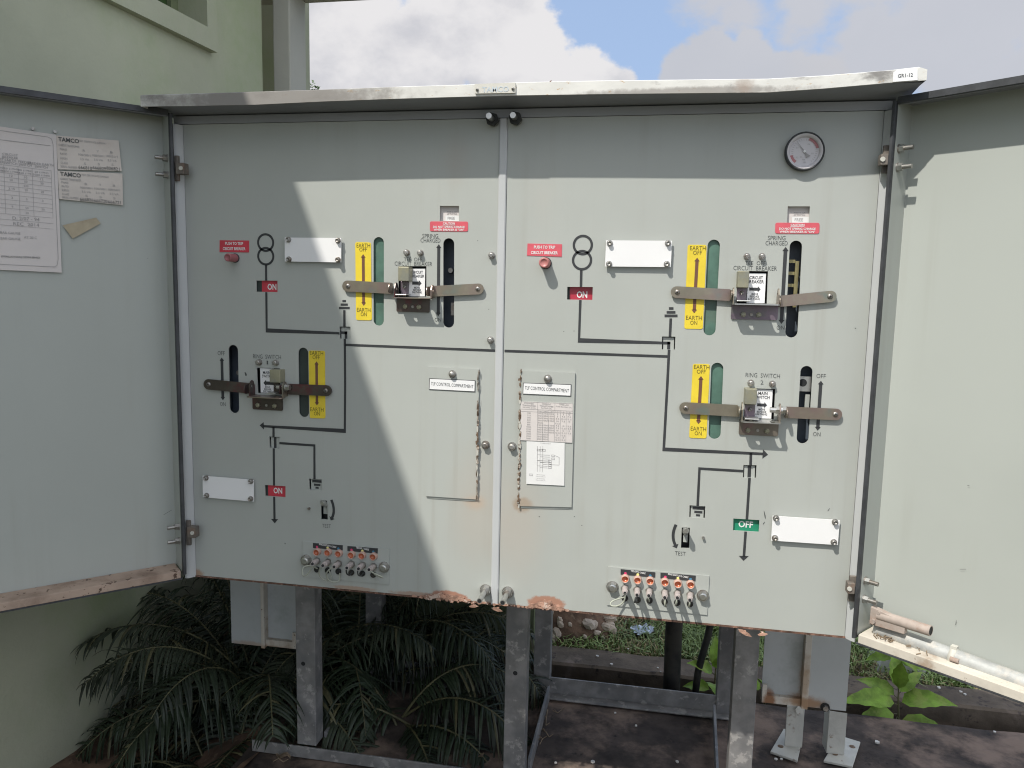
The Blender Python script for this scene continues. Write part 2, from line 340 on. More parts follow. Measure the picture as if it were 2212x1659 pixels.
# --- slots in the panel
slots = {}
for key, a in dict(teeL_e=(818, 512, 818, 703.5, 22.3), teeL_m=(969.5, 514.5, 969, 707.8, 23.5), rsL_m=(503.5, 745, 506.7, 892.5, 20.5), rsL_e=(655, 751, 657, 901, 21.3),
                   teeR_e=(1542.5, 517.5, 1532, 724.5, 26.5), teeR_m=(1720, 519.7, 1709, 729.2, 26.5), rsR_e=(1550, 783.5, 1543, 948.3, 26.2), rsR_m=(1743, 790.5, 1733, 958, 26)).items():
    slots[key] = hole_slot(*a)
wins = {}
for key, q in dict(on_tl=((553.5, 606), (599.3, 606.3), (599.5, 631), (553.8, 630)), on_tr=((1225.5, 619.7), (1280.5, 620), (1279.5, 647.8), (1225, 647)),
                   on_bl=((571.8, 1047.5), (616.7, 1050.3), (616.7, 1074.3), (573, 1071)), off_br=((1584.3, 1120), (1640.5, 1123.5), (1639, 1149.3), (1583.5, 1146)),
                   sp_l=((950.5, 444.7), (991.3, 444.8), (991.2, 477.5), (950, 477)), sp_r=((1701.7, 445.7), (1749.6, 445.7), (1747.6, 481), (1700, 481)),
                   bx_tl=((733.5, 705.3), (757, 705.8), (757, 732.3), (733.7, 731.5)), bx_tr=((1430.3, 726.8), (1459, 727.3), (1457.7, 755.2), (1430, 754.8)),
                   bx_bl=((581.2, 943), (603.7, 944), (603.7, 969), (582.3, 967.5)), bx_br=((1606, 1004.5), (1634.3, 1005), (1633, 1032.8), (1605, 1031.5)),
                   ew_l=((667.3, 1034), (694.8, 1035.8), (694.8, 1059.3), (668, 1057.5)), ew_r=((1489.7, 1091.5), (1523.5, 1093.8), (1522.5, 1119.8), (1489, 1117.3)),
                   ts_l=((693.2, 1080.7), (706.5, 1081.5), (708, 1122.5), (693.7, 1121.5)), ts_r=((1472.7, 1139.5), (1490.2, 1140), (1488.5, 1184.5), (1471, 1183.8)),
                   id_tl=((860.5, 575), (921, 575), (921, 641), (861, 641)), id_tr=((1594.5, 585), (1659, 586), (1656.5, 656), (1592, 656)),
                   id_bl=((554.3, 794), (604.7, 795.8), (605.5, 850.5), (557, 849)), id_br=((1610.5, 838.2), (1674.7, 840.5), (1671.5, 906), (1608, 904.5))).items():
    wins[key] = hole_quad(*q)

pl = MB()
xl, xr = -.787, .812
pl.plate([(xl, ZB), (0.0, ZB), (0.0, .528), (xl, .528)], holes_l, 0, .003, M['panel'])
pl.plate([(.0195, ZB), (xr, ZB), (xr, .528), (.0195, .528)], holes_r, 0, .003, M['panel'])
pl.build('front_panel', cab)

# --- shell behind the panel
sh = MB(); DEP = .66
sh.box(-.81, -.806, .012, DEP, ZB + .006, .535, M['paint']); sh.box(.83, .834, .012, DEP, ZB + .006, .535, M['paint'])
sh.box(-.806, .83, .012, DEP, ZB + .002, ZB + .006, M['paint']); sh.box(-.806, .83, DEP - .004, DEP, ZB + .0065, .535, M['paint'])
sh.box(-.806, .83, .06, .064, ZB + .0065, .53, M['inner'])
sh.build('cabinet_body', cab)
# vertical frame members: slanted folds beside each panel sheet
def fold(x0, x1, name):
    mb = MB(); n = 5
    prof = [(x0 + (x1 - x0) * i / n, -.018 * sin(pi / 2 * i / n)) for i in range(n + 1)] + [(x1, .02), (x0, .02)]
    if x1 < x0: prof = prof[::-1]
    mb.prismz(prof, ZB - .004, .527, M['strip']); mb.build(name, cab)
fold(-.788, -.8065, 'frame_strip'); fold(.813, .8305, 'frame_strip')
mb = MB(); mb.prismz([(.0005, .003), (.0005, -.0025), (.003, -.0045), (.0165, -.0045), (.019, -.0025), (.019, .003)], ZB - .002, .527, M['strip']); mb.build('centre_strip', cab)
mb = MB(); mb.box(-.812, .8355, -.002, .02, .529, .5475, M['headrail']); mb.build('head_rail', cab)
# rusty bottom lip with flakes
mb = MB(); mb.box(-.79, .83, -.0012, .012, ZB - .0045, ZB - .0005, M['rust']); mb.build('bottom_lip', cab)
rf = random.Random(3)
def flakes(name, u0, u1, n, big, vfun):
    mb = MB()
    for i in range(n):
        u = rf.uniform(u0, u1); x, z = P(u, vfun(u)); w = rf.uniform(.003, .011) * big; h = rf.uniform(.002, .006) * big; y = -rf.uniform(.001, .006)
        pts = [(x + w * cos(a) * rf.uniform(.6, 1.1), z + h * sin(a) * rf.uniform(.5, 1.1)) for a in [k * pi / 3 + rf.uniform(-.3, .3) for k in range(6)]]
        mb.prism(pts, y - .0012, y, M['flake'])
    mb.build(name, cab)
vb = lambda u: 1240 + (u - 413) * .0942
flakes('rust_blister', 925, 1010, 46, 1.3, lambda u: vb(u) - abs(rf.gauss(0, 8)) * max(.15, 1 - abs(u - 970) / 42))
flakes('rust_blister', 1138, 1218, 46, 1.3, lambda u: vb(u) - abs(rf.gauss(0, 9)) * max(.15, 1 - abs(u - 1180) / 40))
flakes('rust_flake_strip', 880, 1225, 46, .85, lambda u: vb(u) + rf.uniform(0, 4))
for (u, v, w, h, t) in ((1608, 1362, 17, 5, -.35), (1646, 1365, 11, 4, .3), (1026, 1305, 10, 3, .2), (1076, 1312, 12, 4, -.1)):
    mb = MB(); x, z = P(u, v); k = S(u, v); c, s = cos(t), sin(t)
    pts = [(-1, .3), (-.4, .9), (.5, .5), (1, -.4), (.2, -1), (-.7, -.5)]
    mb.prism([(x + (a * w * c - b * h * s) * k, z + (a * w * s + b * h * c) * k) for a, b in pts][::-1], -.014, -.012, M['flake'])
    mb.box(x - .003, x + .003, -.0125, .004, z - .001, z + .001, M['flake'])
    mb.build('rust_scale', cab)

# --- roof
bot = [(304, 230), (420, 228.5), (553, 226), (700, 219), (860, 213), (1027, 208), (1106, 206), (1300, 203), (1500, 201), (1659, 199.3), (1780, 191), (1929, 178), (1986, 174.5), (2001.5, 173)]
top = [(303, 206), (420, 203), (553, 199), (705, 194), (860, 188), (1027, 183), (1106, 179), (1300, 175), (1500, 172.8), (1659, 171), (1780, 164), (1929, 152), (1986, 145.5), (2001.5, 150)]
YL = -.099
B = [onY(u, v, YL) for u, v in bot]; Tt = [onY(u, v, YL) for u, v in top]
mb = MB(); n = len(B)
vs = [(p.x, YL, p.z) for p in B] + [(p.x, YL, q.z) for p, q in zip(B, Tt)] + [(p.x, YL + .012, q.z + .004) for p, q in zip(B, Tt)] + [(p.x, DEP + .05, .60) for p in B] + [(p.x, YL + .004, p.z) for p in B] + [(p.x, YL + .004, p.z + .018) for p in B] + [(p.x, DEP + .05, .552) for p in B]
fs = []
for i in range(n - 1):
    for a, b in ((0, 1), (1, 2), (2, 3)): fs.append((a * n + i, a * n + i + 1, b * n + i + 1, b * n + i))
    fs += [(i, 4 * n + i, 4 * n + i + 1, i + 1)]
mb.add(vs, fs, M['lip'])
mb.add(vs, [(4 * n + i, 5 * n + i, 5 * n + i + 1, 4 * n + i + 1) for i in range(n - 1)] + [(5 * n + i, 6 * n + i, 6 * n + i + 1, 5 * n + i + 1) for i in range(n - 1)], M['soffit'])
for i in (0, n - 1): mb.add([vs[i], vs[n + i], vs[2 * n + i], vs[3 * n + i], vs[6 * n + i], vs[4 * n + i]], [(0, 1, 2, 3, 4, 5)], M['lip'])
mb.add([vs[3 * n], vs[4 * n - 1], vs[7 * n - 1], vs[6 * n]], [(0, 1, 2, 3)], M['paint'])
# flat soffit closing the roof tray above the panel head
xs0, xs1 = B[0].x + .004, B[-1].x - .004
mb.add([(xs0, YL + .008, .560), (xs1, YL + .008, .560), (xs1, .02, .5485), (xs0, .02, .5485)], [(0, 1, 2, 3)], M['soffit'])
roof = mb.build('roof', cab)
def lipq(us, y):  # quad measured on the lip plane
    return [(p.x, p.z) for p in (onY(u, v, YL) for u, v in us)]
mb = MB(); q = lipq([(1027, 203), (1114, 201.5), (1114, 179.5), (1026, 182.5)], YL); mb.prism(q, YL - .004, YL - .0005, M['nameplate'])
p = onY(1071, 194, YL); mb.text('TAMCO', p.x, p.z, .0115, M['frost'], YL - .0045, w=.058, off=.02, rot=.0)
for u, v in ((1032, 195), (1109, 193)):
    p = onY(u, v, YL); screw(mb, p.x, p.z, YL - .004, .0035, M['bolt'])
mb.build('maker_plate', roof)
mb = MB(); q = lipq([(1928, 177.5), (1981.5, 173.5), (1981.5, 149.5), (1936, 152.5), (1929, 157)], YL); mb.prism(q, YL - .002, YL - .0006, M['white'])
p = onY(1955, 163.5, YL); mb.text('GR1-12', p.x, p.z, .0068, M['thin'], YL - .0024, w=.027, off=.01, rot=.055)
mb.build('asset_sticker', roof)
mb = MB(); p = onY(1186.5, 178, YL); mb.tube([(p.x, YL + .004, p.z - .004), (p.x + .001, YL + .004, p.z + .002), (p.x + .004, YL + .003, p.z + .0045)], .0012, M['rust'], 6); mb.build('rusted_wire', roof)

# --- mimic diagram painted on the panel
mm = MB(); W = .0058; yk = -.0006
def run(pts, w=W): mm.ribbon([P(*q) for q in pts], w, yk, M['black'])
def ring(u, v, r, w):
    x, z = P(u, v); k = S(u, v); o = circle(x, z, r * k, 40); i = circle(x, z, (r - w) * k, 40)
    mm.add([(a, yk, b) for a, b in o + i], [(j, (j + 1) % 40, 40 + (j + 1) % 40, 40 + j) for j in range(40)], M['black'])
def tri(*uv): mm.flat(quad(*uv), yk, M['black'])
ring(574, 524, 18.5, 4.4); ring(574.3, 553.5, 18.5, 4.4); ring(1259, 529.3, 22, 5.2); ring(1257.3, 562, 22, 5.2)
run([(575, 571.5), (575.2, 606)]); run([(575.5, 631), (576.3, 713.7), (733.3, 719.8)]); run([(1255.7, 583.5), (1255, 619.7)]); run([(1253.7, 648), (1250.8, 735.2), (1430, 740.6)])
def earth(bars, stem):
    for (u0, v0, u1, v1) in bars: mm.flat(quad((u0, v1), (u1, v1), (u1, v0), (u0, v0)), yk, M['black'])
    run(stem)
earth(((739.8, 648, 747.5, 652.5), (736, 655.5, 751.3, 660.3), (732.5, 662.8, 755.5, 667.7)), [(744, 670), (744.2, 705.3)])
earth(((1445, 663.5, 1454.8, 669), (1440, 671.8, 1459, 677.3), (1435.5, 679.3, 1463.5, 685)), [(1449, 687.7), (1447.2, 727)])
run([(745, 732), (745.8, 829), (745, 930.8), (569, 920.5)]); tri((561, 918.7), (570.5, 928), (569.8, 911.7))
run([(591, 921.5), (591, 943.3)]); run([(603.7, 957), (679.3, 962.2), (679.5, 1034.7)]); run([(591.5, 968.3), (592.2, 1048.8)]); run([(592.5, 1073), (593.2, 1122)]); tri((593.7, 1130.3), (601.3, 1121.3), (585.5, 1120.7))
run([(746, 744.8), (1071.5, 757.4)]); run([(1090, 758), (1441.5, 770)])
run([(1445.3, 755.2), (1441.6, 829), (1433.8, 970.4), (1648, 980.3)]); tri((1659, 982), (1648.3, 970.5), (1646.7, 990.3))
run([(1622, 979), (1621.2, 1005)]); run([(1605, 1017.6), (1511, 1012), (1507, 1092.6)]); run([(1619, 1032.3), (1613.3, 1122)]); run([(1610.7, 1148), (1606.9, 1202)]); tri((1606, 1211.3), (1617.3, 1201), (1596, 1200.5))
mm.build('mimic_diagram', cab)

# --- sunk windows of the mimic: little indicator drums behind the sheet
def cellback(key, depth, m, name, extra=None, lab=None):
    q = wins[key]; cx = sum(p[0] for p in q) / 4; cz = sum(p[1] for p in q) / 4
    big = [(cx + (p[0] - cx) * 1.12, cz + (p[1] - cz) * 1.12) for p in q]
    mb = MB(); mb.prism(big[::-1], .0032 + depth, .0042 + depth, m)
    for i in range(4):   # side walls of the cell
        a, b = big[i], big[(i + 1) % 4]
        mb.add([(a[0], .0033, a[1]), (b[0], .0033, b[1]), (b[0], .0032 + depth, b[1]), (a[0], .0032 + depth, a[1])], [(0, 1, 2, 3)], M['paint'])
    if extra: extra(mb, q, cx, cz, .0028 + depth)
    o = mb.build(name, cab)
    if lab: o['label'] = lab
    return o
def lerpq(q, s, t):
    a = Vector(q[0]).lerp(Vector(q[1]), s); b = Vector(q[3]).lerp(Vector(q[2]), s); return tuple(a.lerp(b, t))
def subq(q, s0, t0, s1, t1): return [lerpq(q, s0, t1), lerpq(q, s1, t1), lerpq(q, s1, t0), lerpq(q, s0, t0)]
def flag(m, word, s0=.2, tx=.68, t_=.55):
    def f(mb, q, cx, cz, y):
        mb.flat(subq(q, s0, -.05, 1.05, 1.05), y, m)
        p = lerpq(q, tx, t_); k = (Vector(q[1]) - Vector(q[0])).length
        mb.text(word, p[0], p[1], k * .27, M['card'], y - .0005, w=k * (.42 if len(word) == 2 else .56), off=.025)
    return f
cellback('on_tl', .004, M['greendk'], 'position_indicator', flag(M['red'], 'ON'), 'red ON flag with a dark gap on its left')
cellback('on_tr', .008, M['greendk'], 'position_indicator', flag(M['reddark'], 'ON', .08, .57, .6), 'dark red ON flag set deep')
cellback('on_bl', .003, M['greendk'], 'position_indicator', flag(M['red'], 'ON', .1, .58, .5), 'bright red ON flag')
cellback('off_br', .005, M['greendk'], 'position_indicator', flag(M['greenflag'], 'OFF', -.05, .5, .5), 'green OFF flag')
def sprung(word2):
    def f(mb, q, cx, cz, y):
        mb.flat(subq(q, .25, .62, 1.05, 1.05), y - .0015, M['card'])
        p = lerpq(q, .58, .45); k = (Vector(q[1]) - Vector(q[0])).length; mb.text('SPRING', p[0], p[1], k * .17, M['papergrey'], y - .0004, w=k * .52)
        p = lerpq(q, .56, .80); mb.text(word2, p[0], p[1], k * .14, M['papergrey'], y - .002, w=k * .38)
    return f
cellback('sp_l', .006, M['paper'], 'spring_indicator', sprung('FREE')); cellback('sp_r', .006, M['paper'], 'spring_indicator', sprung('FREE'))
def gap_shade(mb, q, y):  # dark strips painted for the shadow in the gap round the drum
    for a in ((0, 0, .09, 1), (.92, 0, 1, 1), (0, 0, 1, .08)): mb.flat(subq(q, *a), y + .0004, M['thin'])
def ell(mb, q, cx, cz, y):
    gap_shade(mb, q, y)
    for (a, b, c, d) in ((0, .40, .64, .62), (.40, .40, .64, 1.05)): mb.flat(subq(q, a, b, c, d), y, M['black'])
def vert(mb, q, cx, cz, y): gap_shade(mb, q, y); mb.flat(subq(q, .36, -.05, .62, 1.05), y, M['black'])
def ebars(mb, q, cx, cz, y):
    gap_shade(mb, q, y)
    for (a, b, c, d) in ((.2, .12, 1.0, .36), (.32, .46, .84, .66), (.44, .74, .70, .92)): mb.flat(subq(q, a, b, c, d), y, M['black'])
for k_, f_ in (('bx_tl', ell), ('bx_tr', ell), ('bx_bl', vert), ('bx_br', vert), ('ew_l', ebars), ('ew_r', ebars)): cellback(k_, .0018, M['panel'], 'line_indicator', f_)

# --- red caution and push labels
def label(us, m, lines, name='label', y=-.0012, r=0., off=.025, tm='card', under=False):
    q = quad(*us); q = rrect(q, r) if r else q
    mb = MB(); mb.prism(q[::-1], y, -.0002, M[m])
    for (t, u, v, h, w) in lines:
        x, z = P(u, v); k = S(u, v); mb.text(t, x, z, h * k, M[tm], y - .0005, w=w * k, off=off)
        if under and t == 'CAUTION': mb.box(x - w * k / 2, x + w * k / 2, y - .0005, y - .0003, z - h * k * .85, z - h * k * .65, M[tm])
    return mb.build(name, cab)
label([(475, 519), (538.3, 519.7), (538.3, 545.3), (474.8, 544.3)], 'red', [('PUSH TO TRIP', 506.5, 526, 6, 39), ('CIRCUIT BREAKER', 506.5, 537.2, 6, 49)], 'push_label')
label([(1139.7, 526), (1214.2, 527.7), (1213.5, 554.5), (1138.5, 552)], 'redfade', [('PUSH TO TRIP', 1176.5, 534, 6.5, 46), ('CIRCUIT BREAKER', 1176, 546, 6.5, 58)], 'push_label')
label([(929, 478.3), (1011.2, 478.7), (1011, 500), (929, 499.5)], 'redfade', [('CAUTION', 970, 482.8, 4.4, 26), ('DO NOT SPRING CHARGE', 970, 490.3, 4.4, 68), ('WHEN BREAKER IS "ON"', 970, 496.2, 4.4, 66)], 'caution_label', r=.004, under=True)
label([(1674.8, 481), (1770.3, 481.3), (1769.5, 504.8), (1674.3, 504.3)], 'redfade', [('CAUTION', 1722.5, 486, 5, 30), ('DO NOT SPRING CHARGE', 1722, 494.3, 5, 79), ('WHEN BREAKER IS "ON"', 1721.8, 500.7, 5, 77)], 'caution_label', r=.0045, under=True)
# --- push buttons
def peg(u, v, r, ln, m):
    x, z = P(u, v); mb = MB(); mb.cyl((x, -.0004, z), (x, -.003, z), r * 1.15, M['seal'], 20)
    mb.lathe((x, 0, z), (0, -1, 0), [(r, .001), (r, ln - .002), (r * .88, ln), (r * .7, ln + .0003), (r * .6, ln - .0015), (.0001, ln - .0015)], M[m], 22); mb.build('push_button', cab)
peg(508.5, 557.5, .0098, .036, 'pegdull'); peg(1179, 568.5, .0118, .031, 'pegred')

# --- blank screwed plates on stand-off bolts
def blank(us, bolts, lab):
    mb = MB(); q = [onY(u, v, -.009) for u, v in us]; mb.prism([(p.x, p.z) for p in q][::-1], -.009, -.0065, M['white'])
    o = mb.build('blank_plate', cab); o['label'] = lab
    for (u, v) in bolts:
        p = onY(u, v, -.014); b = MB(); b.cyl((p.x, -.0005, p.z), (p.x, -.0064, p.z), .004, M['bolt'], 10)
        b.cyl((p.x, -.0091, p.z), (p.x, -.0108, p.z), .0068, M['bolt'], 18); b.lathe((p.x, -.0108, p.z), (0, -1, 0), [(.0052, 0), (.0052, .005), (.0046, .0062), (.003, .0062), (.0026, .0045), (.0001, .0045)], M['bolt'], 16); b.build('plate_bolt', o)
blank([(615, 513), (737, 514), (736.6, 566.8), (615, 564.8)], [(621.5, 517.5), (728.7, 519.5), (728.7, 561), (622.5, 560)], 'white blank plate crossed by the shadow edge')
blank([(1309.3, 519), (1451.8, 520), (1449, 577), (1306.7, 575.5)], [(1317, 525), (1443, 525), (1440.5, 570.3), (1315.5, 570)], 'sunlit white blank plate in the upper row')
blank([(437.5, 1027.7), (547.7, 1037), (548.2, 1083.7), (438.3, 1074)], [(443.3, 1033.3), (540, 1040.8), (540, 1078.3), (444.7, 1071)], 'shaded white blank plate low on the panel')
blank([(1669, 1114.5), (1814.2, 1124), (1809.8, 1177.5), (1665.7, 1167.7)], [(1677, 1120.3), (1804.7, 1128.7), (1802, 1172.3), (1674.7, 1163.3)], 'sunlit white blank plate low on the panel')

# --- painted words and arrows
def words(name, *lines, m='thin', off=-.008):
    mb = MB()
    for (t, u, v, h, w) in lines:
        x, z = P(u, v); k = S(u, v); mb.text(t, x, z, h * k, M[m], -.0006, w=w * k, off=off)
    return mb.build(name, cab)
def arrow2(mb, u0, v0, u1, v1, w, m, y):
    a = Vector(P(u0, v0)); b = Vector(P(u1, v1)); k = S(u0, v0); d = (b - a).normalized(); q = Vector((-d.y, d.x)); hl = w * 1.15 * k; w *= k
    mb.ribbon([a + d * hl * .9, b - d * hl * .9], w, y, m)
    mb.flat([tuple(a), tuple(a + d * hl + q * w * .85), tuple(a + d * hl - q * w * .85)], y, m); mb.flat([tuple(b), tuple(b - d * hl - q * w * .85), tuple(b - d * hl + q * w * .85)], y, m)
def arrow(name, *a):
    mb = MB(); arrow2(mb, *a, M['black'], -.0006); return mb.build(name, cab)
words('legend', ('SPRING', 929.5, 509.7, 8.5, 34), ('CHARGED', 930, 519.3, 8.5, 43)); words('legend', ('ON', 946, 690.5, 8, 14)); arrow('travel_arrow', 948, 527.5, 946.8, 683, 6.5)
words('legend', ('TEE  OFF', 892, 560.3, 7.5, 39), ('CIRCUIT  BREAKER', 893, 569.7, 8.5, 81))
words('legend', ('SPRING', 1677.7, 514, 9.5, 38), ('CHARGED', 1677.5, 525.3, 9.5, 48)); words('legend', ('ON', 1686, 707.7, 9.5, 17)); arrow('travel_arrow', 1697.2, 533.3, 1687.7, 699.8, 8)
words('legend', ('TEE  OFF', 1631.5, 568.3, 8.5, 44), ('CIRCUIT  BREAKER', 1631, 579.3, 9.5, 94))
words('legend', ('RING  SWITCH', 577, 770.5, 8.5, 60), ('1', 577.8, 783, 7.5, 3.2)); words('legend', ('OFF', 478.2, 762.8, 8.5, 15.5)); words('legend', ('ON', 481.7, 872.8, 8, 12)); arrow('travel_arrow', 479.3, 772, 481.7, 864.7, 5.8)
words('legend', ('RING  SWITCH', 1647.5, 811, 9.5, 74), ('2', 1646, 826, 9, 6.5)); words('legend', ('OFF', 1773.5, 812.3, 9.5, 20)); words('legend', ('ON', 1764.3, 937.8, 9.5, 16)); arrow('travel_arrow', 1773.3, 822.3, 1766, 930, 7.3)
words('legend', ('TEST', 705.5, 1136, 7.5, 19)); words('legend', ('TEST', 1469.5, 1195.5, 9, 23))
def arc(pts, name='test_arrow'):
    mb = MB(); q = [Vector(P(*p)) for p in pts]; c = []
    for i in range(9):
        t = i / 8; c.append(q[0] * (1 - t) ** 2 + 2 * t * (1 - t) * (2 * q[1] - (q[0] + q[2]) / 2) + q[2] * t * t)
    mb.ribbon(c, .0066, -.0006, M['black']); d = (c[-1] - c[-2]).normalized(); n_ = Vector((-d.y, d.x)); e = c[-1]
    mb.flat([tuple(e + d * .0085), tuple(e + n_ * .0078), tuple(e - n_ * .0078)], -.0006, M['black']); mb.build(name, cab)
arc([(716, 1079.5), (721.2, 1101), (717.5, 1118)]); arc([(1460.3, 1133), (1454, 1156), (1458.7, 1177)])

# --- yellow earthing labels
def yellow(us, arr, lines):
    mb = MB(); mb.prism(rrect(quad(*us), .005)[::-1], -.001, -.0002, M['yellow'])
    arrow2(mb, *arr, M['brown'], -.0015)
    for (t, u, v, h, w) in lines:
        x, z = P(u, v); k = S(u, v); mb.text(t, x, z, h * k, M['ink'], -.0015, w=w * k, off=-.004)
    mb.build('earthing_label', cab)
yellow([(767.5, 523), (801.5, 523.5), (803.5, 692), (769.5, 691.5)], (785, 549, 786, 660.5, 6), [('EARTH', 785.3, 530.3, 8, 29), ('OFF', 784.7, 539, 8, 16), ('EARTH', 786, 669.3, 8, 29), ('ON', 786.2, 678.7, 8, 13)])
yellow([(1485.5, 528.7), (1526.5, 529), (1518, 711), (1478, 710)], (1506, 556.5, 1499.3, 676.5, 7), [('EARTH', 1507.5, 536, 9, 34), ('OFF', 1506.5, 546, 9, 19), ('EARTH', 1499, 686.5, 9, 34), ('ON', 1498.5, 697, 9, 15)])
yellow([(667, 757), (702.3, 757.7), (703.3, 904), (669.5, 903)], (684.3, 780.3, 685.2, 875.8, 5.6), [('EARTH', 684.3, 762.7, 8, 28.5), ('OFF', 683.5, 771.7, 8, 15.5), ('EARTH', 685.2, 884.3, 8, 28.5), ('ON', 685.2, 893.2, 8, 12.5)])
yellow([(1496.5, 786), (1533.5, 786.5), (1526, 947), (1488.5, 945.7)], (1514.3, 812, 1508.5, 915.7, 7), [('EARTH', 1515.8, 792.7, 9, 33), ('OFF', 1514.7, 802.7, 9, 19), ('EARTH', 1508.5, 926, 9, 33), ('ON', 1508, 935.7, 9, 15)])

# --- shutters and mechanism behind the slots
for k_ in ('teeL_e', 'teeR_e', 'rsR_e', 'rsL_e'):
    p0, p1, r = slots[k_]; mb = MB(); mb.prism(capsule(p0, p1, r * 1.25)[::1], .0065, .008, M['greendk' if k_ == 'rsL_e' else 'green']); mb.build('slot_shutter', cab)
for k_ in ('teeL_m', 'teeR_m', 'rsL_m', 'rsR_m'):
    p0, p1, r = slots[k_]; mb = MB(); x = (p0.x + p1.x) / 2; zt, zb = p0.y, p1.y
    if k_ == 'rsR_m':
        mb.box(x - .012, x + .013, .014, .02, zt - .045, zt - .012, M['steel']); mb.cyl((x - .004, .014, zt - .026), (x - .004, .0135, zt - .026), .0085, M['dark'], 20); mb.box(x + .004, x + .013, .018, .024, zt - .085, zt - .052, M['paint'])
    elif k_ == 'teeR_m':
        mb.box(x + .003, x + .0105, .016, .022, zt - .13, zt - .03, M['brass'])
        for j in range(4): mb.box(x - .012, x + .003, .02, .026, zt - .034 - j * .026, zt - .03 - j * .026 + .003, M['brass'])
        mb.cyl((x, .012, zt - .108), (x, .02, zt - .108), .005, M['bolt'], 10)
    else:
        mb.box(x - .002, x + .008, .03, .036, zb + .015, zb + .045, M['bolt']); mb.cyl((x - .004, .028, zt - .06), (x - .004, .04, zt - .06), .006, M['bolt'], 10)
    mb.box(x - .03, x + .03, .045, .05, zb - .02, zt + .02, M['inner']); mb.build('slot_mechanism', cab)

# --- lever arms
def arm(outer, inner, hw, m, inner_side, yh=-.0055):
    """flat bar screwed at the rounded outer end, with an upturned ear at the inner end"""
    a = Vector(P(*outer)); b = Vector(P(*inner)); k = S(*outer); r = hw * k
    d = (b - a).normalized(); q = Vector((-d.y, d.x)); out = []
    for i in range(13):
        t = pi / 2 + pi * i / 12; out.append(tuple(a + d * (r * cos(t)) + q * (r * sin(t))))
    out += [tuple(b - q * r), tuple(b + q * r)]
    mb = MB(); mb.prism(out, yh - .003, yh, M[m])
    # upturned ear: bends toward the viewer at the inner end
    e0 = b - q * r; e1 = b + q * r
    pts = [e0 + q * r * .15, e1 - q * r * .15]
    vs = []
    for p in pts: vs += [(p.x, yh - .003, p.y), (p.x + d.x * .003, yh, p.y + d.y * .003)]
    hgt = .024; c = (pts[0] + pts[1]) / 2; rr = (pts[1] - pts[0]).length / 2
    n = 9; F0 = []; F1 = []
    for i in range(n):
        t = pi * i / (n - 1); off = q * (-rr * cos(t)); yy = yh - .003 - hgt * .62 - sin(t) * rr * .8
        F0.append((c.x + off.x, yy, c.y + off.y)); F1.append((c.x + off.x + d.x * .0028, yy, c.y + off.y + d.y * .0028))
    b0 = [(c.x - q.x * rr, yh - .001, c.y - q.y * rr), (c.x + q.x * rr, yh - .001, c.y + q.y * rr)]
    b1 = [(v[0] + d.x * .0028, v[1], v[2] + d.y * .0028) for v in b0]
    A = [b0[0]] + F0 + [b0[1]]; Bq = [b1[0]] + F1 + [b1[1]]; N_ = len(A)
    mb.add(A + Bq, [tuple(range(N_)), tuple(range(2 * N_ - 1, N_ - 1, -1))] + [(i, (i + 1) % N_, N_ + (i + 1) % N_, N_ + i) for i in range(N_)], M['zinc' if m == 'zinc' else 'zincdk'])
    o = mb.build('lever_arm', cab, bevel=.0006)
    s = MB(); sc = a + d * r * .1; screw(s, sc.x, sc.y, yh - .003, .0058, M['bolt']); s.build('arm_screw', o)
    w = MB(); w.cyl((a.x, -.0002, a.y), (a.x, yh + .0002, a.y), .006, M['bolt'], 12); w.build('arm_spacer', o)
    return o
arm((753.5, 618), (848, 622.8), 11.2, 'zinc', 1); arm((1035, 624.3), (931, 629.5), 11.3, 'zinc', -1)
arm((1461.5, 631), (1576, 637.5), 12.7, 'zinc', 1); arm((1792.5, 640.3), (1682, 651), 12.8, 'zinc', -1)
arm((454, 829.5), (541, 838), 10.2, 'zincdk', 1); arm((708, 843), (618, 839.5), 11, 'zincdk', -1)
arm((1480, 880.3), (1592, 886.3), 12.8, 'zinc', 1); arm((1804, 894), (1697, 889.5), 13.2, 'zinc', -1)

